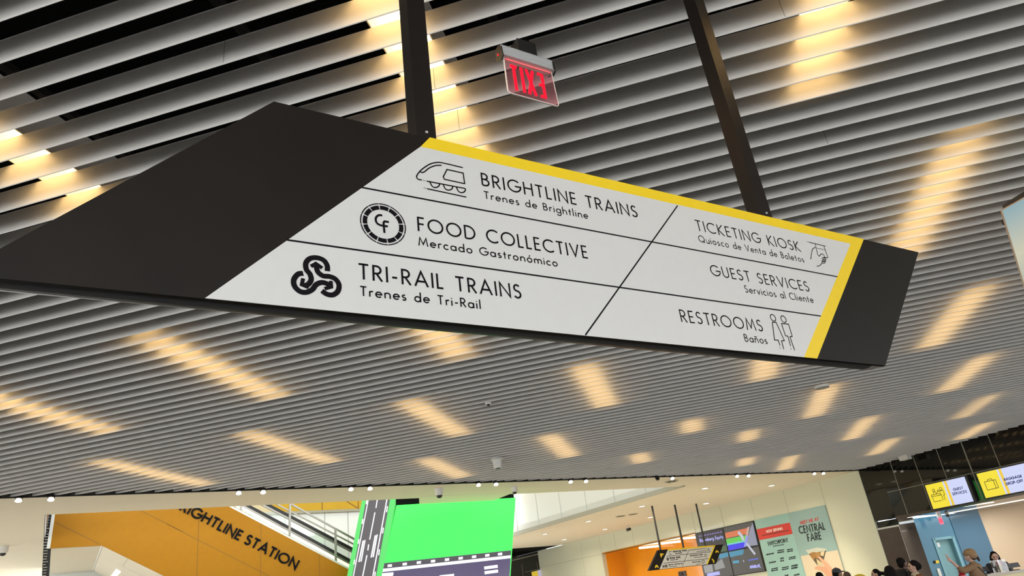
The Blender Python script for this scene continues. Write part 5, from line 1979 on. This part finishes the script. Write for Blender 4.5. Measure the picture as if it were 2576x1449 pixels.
def person(label, px, py, Y, yaw, skin, top, legs, hair, hair_kind, arms=None, tilt=0.0, lean=0.0, coat_len=.80, extra=None):
    r = ray(px, py)
    hc = EYE + r * (Y / r.y)
    Hh = hc.z / .94
    s = Hh / 1.70
    loc = Vector((hc.x, hc.y, 0))
    if lean:
        loc = loc - Vector((sin(yaw), cos(yaw), 0)) * lean
    rot = -yaw
    root = thing('person', label, 'person', loc)
    V = lambda x, y, z_: Vector((x, y, z_)) * s
    bend_ = lambda v: Vector((v.x, v.y + lean * max(0.0, (v.z / s - .95) / .65) ** 1.2, v.z))
    hd = lambda x, y, z_: bend_(V(0, 0, 1.5)) + Matrix.Rotation(-tilt, 3, 'X') @ (V(x, y, z_) - V(0, 0, 1.5))
    B = MB()
    cp = lambda a, ra, b, rb: B.capsule(bend_(V(*a)), ra * s, bend_(V(*b)), rb * s)
    cp((-.07, 0, .92), .12, (.07, 0, .92), .12)
    cp((0, 0, .95), .125, (0, .01, 1.22), .125)
    B.ell(bend_(V(0, .0, 1.26)), (.165 * s, .105 * s, .17 * s))
    cp((-.14, 0, 1.385), .06, (.14, 0, 1.385), .06)
    B.capsule(bend_(V(0, -.005, 1.40)), .058 * s, hd(0, .01, 1.53), .053 * s)
    B.ell(hd(0, .015, 1.605), (.076 * s, .094 * s, .104 * s), Matrix.Rotation(-tilt, 3, 'X'))
    B.ell(hd(0, .052, 1.545), (.052 * s, .055 * s, .052 * s))
    B.capsule(hd(0, .105, 1.612), .010 * s, hd(0, .124, 1.580), .015 * s)
    B.ell(hd(0, .100, 1.552), (.026 * s, .014 * s, .014 * s))
    B.ell(hd(0, .088, 1.515), (.022 * s, .018 * s, .018 * s))
    for q in (-1, 1):
        B.ell(hd(q * .077, .01, 1.590), (.012 * s, .024 * s, .033 * s))
        B.ell(hd(q * .040, .085, 1.575), (.024 * s, .02 * s, .02 * s))
        cp((q * .09, 0, .88), .085, (q * .1, .02, .48), .058)
        cp((q * .1, .02, .48), .058, (q * .1, -.01, .09), .04)
        cp((q * .1, -.03, .042), .04, (q * .105, .14, .036), .034)
    arms = arms or {}
    A_ = {}
    for q, nm in ((-1, 'L'), (1, 'R')):
        e_, w_ = arms.get(nm, ((q * .235, -.02, 1.10), (q * .24, .07, .87)))
        A_[nm] = (bend_(V(q * .185, 0, 1.375)), bend_(V(*e_)), bend_(V(*w_)))
        sh, el_, wr = A_[nm]
        B.capsule(sh, .054 * s, el_, .040 * s)
        B.capsule(el_, .040 * s, wr, .027 * s)
        hand(B, wr, wr - el_, q, point=(nm in arms and hair_kind == 'hat'), k=s)
    fuse('body', B, skin, root, .0085, rot, loc)
    R = Matrix.Rotation(rot, 3, 'Z')
    # face
    eyeM, mouthM = M['eye'], M['lip']
    for q in (-1, 1):
        e = MB()
        e.ell(R @ hd(q * .031, .098, 1.612), .0125 * s)
        e.v = [v + loc for v in e.v]
        e.build('eye', eyeM, root, smooth=True)
        e = MB()
        e.capsule(R @ hd(q * .014, .106, 1.636), .005 * s, R @ hd(q * .05, .094, 1.638), .004 * s, 6)
        e.v = [v + loc for v in e.v]
        e.build('eyebrow', hair, root, smooth=True)
    e = MB()
    e.ell(R @ hd(0, .113, 1.552), (.02 * s, .02 * s, .006 * s))
    e.v = [v + loc for v in e.v]
    e.build('mouth', mouthM, root, smooth=True)
    # garment over the trunk and arms
    T = MB()
    ct = lambda a, ra, b, rb: T.capsule(bend_(V(*a)), ra * s, bend_(V(*b)), rb * s)
    T.ell(bend_(V(0, 0, 1.25)), (.195 * s, .135 * s, .2 * s))
    ct((-.14, -.005, 1.37), .078, (.14, -.005, 1.37), .078)
    ct((0, 0, 1.2), .155, (0, 0, 1.0), .16)
    ct((-.07, 0, .98), .145, (.07, 0, .98), .145)
    if coat_len < .8:
        ct((-.08, 0, .95), .15, (-.09, 0, coat_len), .15)
        ct((.08, 0, .95), .15, (.09, 0, coat_len), .15)
    T.capsule(bend_(V(0, -.01, 1.41)), .075 * s, bend_(V(0, 0, 1.45)), .068 * s)
    for q, nm in ((-1, 'L'), (1, 'R')):
        sh, el_, wr = A_[nm]
        T.capsule(sh, .078 * s, el_, .062 * s)
        f = .35 if (nm in arms and hair_kind == 'hat') else .85
        T.capsule(el_, .062 * s, el_ + (wr - el_) * f * .92, .05 * s)
    fuse('coat' if coat_len < .8 else 'jacket', T, top, root, .010, rot, loc)
    L = MB()
    cl_ = lambda a, ra, b, rb: L.capsule(V(*a), ra * s, V(*b), rb * s)
    cl_((-.07, 0, .92), .132, (.07, 0, .92), .132)
    for q in (-1, 1):
        cl_((q * .09, 0, .88), .1, (q * .1, .02, .48), .075)
        cl_((q * .1, .02, .48), .075, (q * .1, -.005, .13), .062)
    fuse('trousers', L, legs, root, .011, rot, loc)
    Sh = MB()
    for q in (-1, 1):
        Sh.capsule(V(q * .1, -.035, .05), .048 * s, V(q * .105, .15, .042), .041 * s)
    fuse('shoes', Sh, M['shoe'], root, .010, rot, loc)
    # hair
    Hm = MB()
    hm = lambda c, rr_: Hm.ell(hd(*c), tuple(x * s for x in rr_), Matrix.Rotation(-tilt, 3, 'X'))
    hk = hair_kind
    if hk in ('short', 'bun', 'long', 'straight', 'wrap', 'cap', 'beanie', 'hat'):
        hm((0, -.012, 1.632), (.086, .098, .092))
        hm((0, -.05, 1.59), (.078, .065, .08))
    if hk == 'short':
        hm((0, -.03, 1.66), (.082, .09, .075))
    if hk == 'bun':
        Hm.capsule(hd(0, -.09, 1.60), .05 * s, hd(0, -.16, 1.575), .046 * s)
        hm((0, -.175, 1.57), (.05, .045, .05))
    if hk == 'long':
        hm((0, -.02, 1.655), (.108, .118, .10))
        Hm.capsule(hd(-.02, -.04, 1.6), .112 * s, hd(-.05, -.07, 1.32), .115 * s)
        Hm.capsule(hd(.02, -.04, 1.6), .112 * s, hd(.05, -.07, 1.32), .115 * s)
    if hk == 'straight':
        for q in (-1, 1):
            Hm.capsule(hd(q * .07, -.01, 1.60), .04 * s, hd(q * .10, .0, 1.40), .045 * s)
            Hm.capsule(hd(q * .10, .0, 1.40), .045 * s, bend_(V(q * .11, .06, 1.20)), .035 * s)
        Hm.capsule(hd(0, -.06, 1.58), .075 * s, hd(0, -.09, 1.3), .07 * s)
    if hk == 'wrap':
        hm((0, -.03, 1.64), (.094, .11, .1))
        hm((0, -.10, 1.605), (.075, .075, .08))
    fuse('hair', Hm, hair, root, .0085, rot, loc, 2)
    if hk in ('cap', 'beanie', 'hat'):
        C_ = MB()
        cmat = extra
        if hk == 'cap':
            C_.ell(hd(0, .0, 1.655), (.096 * s, .11 * s, .078 * s))
            C_.ell(hd(0, .145, 1.64), (.066 * s, .085 * s, .012 * s), Matrix.Rotation(-.12 - tilt, 3, 'X'))
            C_.ell(hd(0, 0, 1.735), .012 * s)
        elif hk == 'beanie':
            C_.ell(hd(0, -.005, 1.65), (.094 * s, .108 * s, .098 * s))
            for k in range(14):
                t = 2 * pi * k / 14
                C_.ell(hd(.088 * cos(t), .10 * sin(t), 1.60), (.018 * s, .018 * s, .028 * s))
        else:
            C_.ell(hd(0, -.01, 1.665), (.112 * s, .125 * s, .088 * s))
            C_.ell(hd(0, -.055, 1.61), (.10 * s, .085 * s, .085 * s))
            C_.ell(hd(0, .085, 1.66), (.08 * s, .055 * s, .02 * s), Matrix.Rotation(-.25 - tilt, 3, 'X'))
            Hm2 = MB()
            Hm2.capsule(hd(.03, -.11, 1.56), .032 * s, hd(.035, -.125, 1.50), .024 * s)
            fuse('hair_knot', Hm2, hair, root, .0085, rot, loc, 2)
        fuse('hat' if hk != 'beanie' else 'knit_hat', C_, cmat, root, .0085, rot, loc, 2)
    return root, loc, rot, s, V, hd, bend_, A_


M['eye'] = mat('eye_dark', (.04, .03, .025), .2, noise=.1)
M['lip'] = mat('lip_tone', (.30, .10, .08), .5, noise=.05)
M['shoe'] = mat('shoe_dark', (.03, .028, .026), .5, noise=.1)
SK = {'light': mat('skin_light', (.58, .36, .26), .55, noise=.03), 'fair': mat('skin_fair', (.66, .42, .33), .55, noise=.03), 'dark': mat('skin_dark', (.13, .065, .04), .5, noise=.05), 'mid': mat('skin_mid', (.36, .20, .13), .55, noise=.04)}
HB = mat('hair_black', (.006, .0045, .0045), .75, noise=.2, nscale=80, spec=.15)
HBR = mat('hair_brown', (.05, .025, .014), .7, noise=.2, nscale=80, spec=.15)
CB = mat('cloth_black', (.012, .012, .013), .8, noise=.15, nscale=60)
CN = mat('cloth_navy_black', (.010, .010, .015), .75, noise=.15, nscale=60)
CT = mat('cloth_tan', (.27, .165, .085), .8, noise=.1, nscale=25, bump=.3)
CBR = mat('cloth_brown', (.20, .085, .035), .75, noise=.12, nscale=25)
CG = mat('cloth_grey', (.10, .10, .11), .8, noise=.12, nscale=60)
CD = mat('cloth_denim', (.05, .07, .11), .8, noise=.12, nscale=60)
HATG = mat('cap_grey', (.055, .056, .066), .8, noise=.12, nscale=50)
HATB = mat('knit_brown', (.095, .06, .04), .85, noise=.2, nscale=60, bump=.4)
HATT = mat('hat_tan', (.34, .215, .11), .8, noise=.08, nscale=30, bump=.2)
A = radians
person('person at the bottom edge, only black hair showing, left of the grey cap', 2064, 1455, 17.5, A(30), SK['mid'], CB, CD, HB, 'short')
person('person in a grey baseball cap facing right before the poster', 2106, 1444, 18.6, A(75), SK['mid'], CG, CD, HB, 'cap', extra=HATG)
person('person in a brown knit hat beside the grey cap, seen from behind', 2132.5, 1453, 19.6, A(20), SK['light'], CB, CD, HBR, 'beanie', extra=HATB)
person('person with black hair in a low bun facing left, before the cream wall', 2205, 1444, 19.2, A(-80), SK['light'], CBR, CD, HB, 'bun', tilt=.1)
person('person with long black hair seen from behind, at the foot of the dark pillar', 2239, 1441, 17.0, A(15), SK['mid'], CB, CB, HB, 'long')
rt = person('person with short black hair, earring and black hood, facing right', 2270, 1418, 18.2, A(80), SK['dark'], CB, CB, HB, 'short')
root, loc, rot, s, V, hd, bend_, A_ = rt
R = Matrix.Rotation(rot, 3, 'Z')
e = MB()
e.ell(R @ hd(.083, .012, 1.565) + loc, .011)
e.build('earring', M['plasticwhite'], root)
e = MB()
e.tube([R @ hd(.03, .05, 1.43) + loc, R @ hd(.08, .0, 1.45) + loc, R @ hd(.085, -.06, 1.42) + loc], .012, 6)
e.build('white_collar', M['plasticwhite'], root)
Hd = MB()
Hd.ell(V(0, -.14, 1.36), (.16 * s, .10 * s, .14 * s))
Hd.ell(V(0, -.06, 1.42), (.13 * s, .10 * s, .07 * s))
fuse('hood', Hd, CB, root, .012, rot, loc)
rt = person('person in a brown jacket with black head wrap facing left toward the man', 2298, 1426, 17.3, A(-85), SK['light'], CBR, CD, HB, 'wrap')
root, loc, rot, s, V, hd, bend_, A_ = rt
R = Matrix.Rotation(rot, 3, 'Z')
e = MB()
e.tube([R @ V(-.06, .13, 1.15) + loc, R @ V(-.08, .10, 1.38) + loc, R @ V(-.08, 0, 1.462) + loc, R @ V(-.08, -.11, 1.36) + loc, R @ V(-.07, -.15, 1.1) + loc], .03, 8)
e.build('bag_strap', M['posterbeige'], root)
Sc = MB()
Sc.ell(V(0, .01, 1.45), (.095 * s, .09 * s, .045 * s))
fuse('collar', Sc, mat('collar_cream', (.62, .52, .4), .7, noise=.05), root, .010, rot, loc)
rt = person('person in tan coat and tan hat pointing left at the service counter', 2441, 1399, 17.4, A(-42), SK['fair'], CT, CB, HBR, 'hat', arms={'L': ((-.36, .12, 1.33), (-.47, .23, 1.54)), 'R': ((.27, .03, 1.09), (.16, .2, .98))}, coat_len=.62, extra=HATT)
root, loc, rot, s, V, hd, bend_, A_ = rt
R = Matrix.Rotation(rot, 3, 'Z')
e = MB()
e.tube([R @ V(-.12, .12, 1.3) + loc, R @ V(-.12, .02, 1.462) + loc, R @ V(-.06, -.12, 1.34) + loc, R @ V(.08, -.19, 1.1) + loc, R @ V(.17, -.14, .92) + loc], .012, 6)
e.build('bag_strap', CB, root)
el = R @ A_['L'][1] + loc
wr = R @ A_['L'][2] + loc
bag = thing('shopping_bag', 'glossy red bag hanging from the pointing arm of the tan coat', 'bag', (el.x, el.y, el.z - .5))
mb = MB()
mid = el * .8 + wr * .2
bx_ = R @ Vector((-.3, .95, 0)).normalized()
by_ = bx_.cross(UPZ)
top_ = mid - UPZ * .05
lay = [(0.02, .05, .03), (.10, .085, .05), (.24, .105, .06), (.40, .125, .065), (.52, .12, .06), (.56, .09, .04)]
vs, fs = [], []
nS = 16
for i, (dz_, a_, b_) in enumerate(lay):
    for k in range(nS):
        t = 2 * pi * k / nS
        wob = 1 + .10 * sin(3 * t + i * 1.7)
        vs.append(top_ - UPZ * dz_ + bx_ * (a_ * cos(t) * wob + .03 * i * .3) + by_ * (b_ * sin(t) * wob))
for i in range(len(lay) - 1):
    for k in range(nS):
        k2 = (k + 1) % nS
        fs.append((i * nS + k, i * nS + k2, (i + 1) * nS + k2, (i + 1) * nS + k))
fs.append(tuple(range(nS)))
fs.append(tuple(reversed(range((len(lay) - 1) * nS, len(lay) * nS))))
mb.add(vs, fs)
redM = mat('red_foil', (.42, .012, .018), .25, noise=.15, nscale=14, bump=.5, coat=.4)
mb.build('sack', redM, bag, smooth=True)
mb = MB()
ring = []
for k in range(9):
    t = pi * k / 8
    ring.append(top_ + bx_ * cos(t) * .05 + UPZ * (sin(t) * .115 - .03))
mb.tube(ring, .012, 6)
mb.build('handle', redM, bag, smooth=True)
person('clerk with long dark hair in black, looking down behind the counter', 2501, 1399, 20.0, A(200), SK['fair'], CN, CB, HB, 'straight', tilt=.38, lean=.12, arms={'L': ((-.27, .08, 1.12), (-.14, .3, 1.06)), 'R': ((.27, .08, 1.12), (.2, .32, 1.06))})
# yellow rounded seat back among the people
r_ = ray(2160, 1446)
yc = EYE + r_ * (20.6 / r_.y)
ych = thing('yellow_seat', 'yellow rounded seat back behind the brown knit hat', 'seat', (yc.x, yc.y, 0))
mb = MB()
SQ = Plane((yc.x, yc.y, 1), 95)
pts = []
for a_ in range(0, 181, 15):
    pts.append((.17 * cos(radians(a_)), yc.z - .1 + .12 * sin(radians(a_))))
pts += [(-.17, .9), (.17, .9)]
mb.fill(SQ, pts, .03, .06)
mb.build('backrest', M['signyellow'], ych)
mb = MB()
mb.fill(SQ, [(-.18, .8), (.18, .8), (.18, .92), (-.18, .92)], .2, .4)
mb.build('seat', M['signyellow'], ych)
mb = MB()
c_ = Vector((yc.x, yc.y, 0))
mb.tube([c_ + UPZ * .02, c_ + UPZ * .82], .035, 10)
mb.tube([c_, c_ + UPZ * .03], .2, 16)
mb.build('pedestal', M['alu'], ych)
for o in bpy.data.objects:
    if '_o' in o:
        del o['_o']
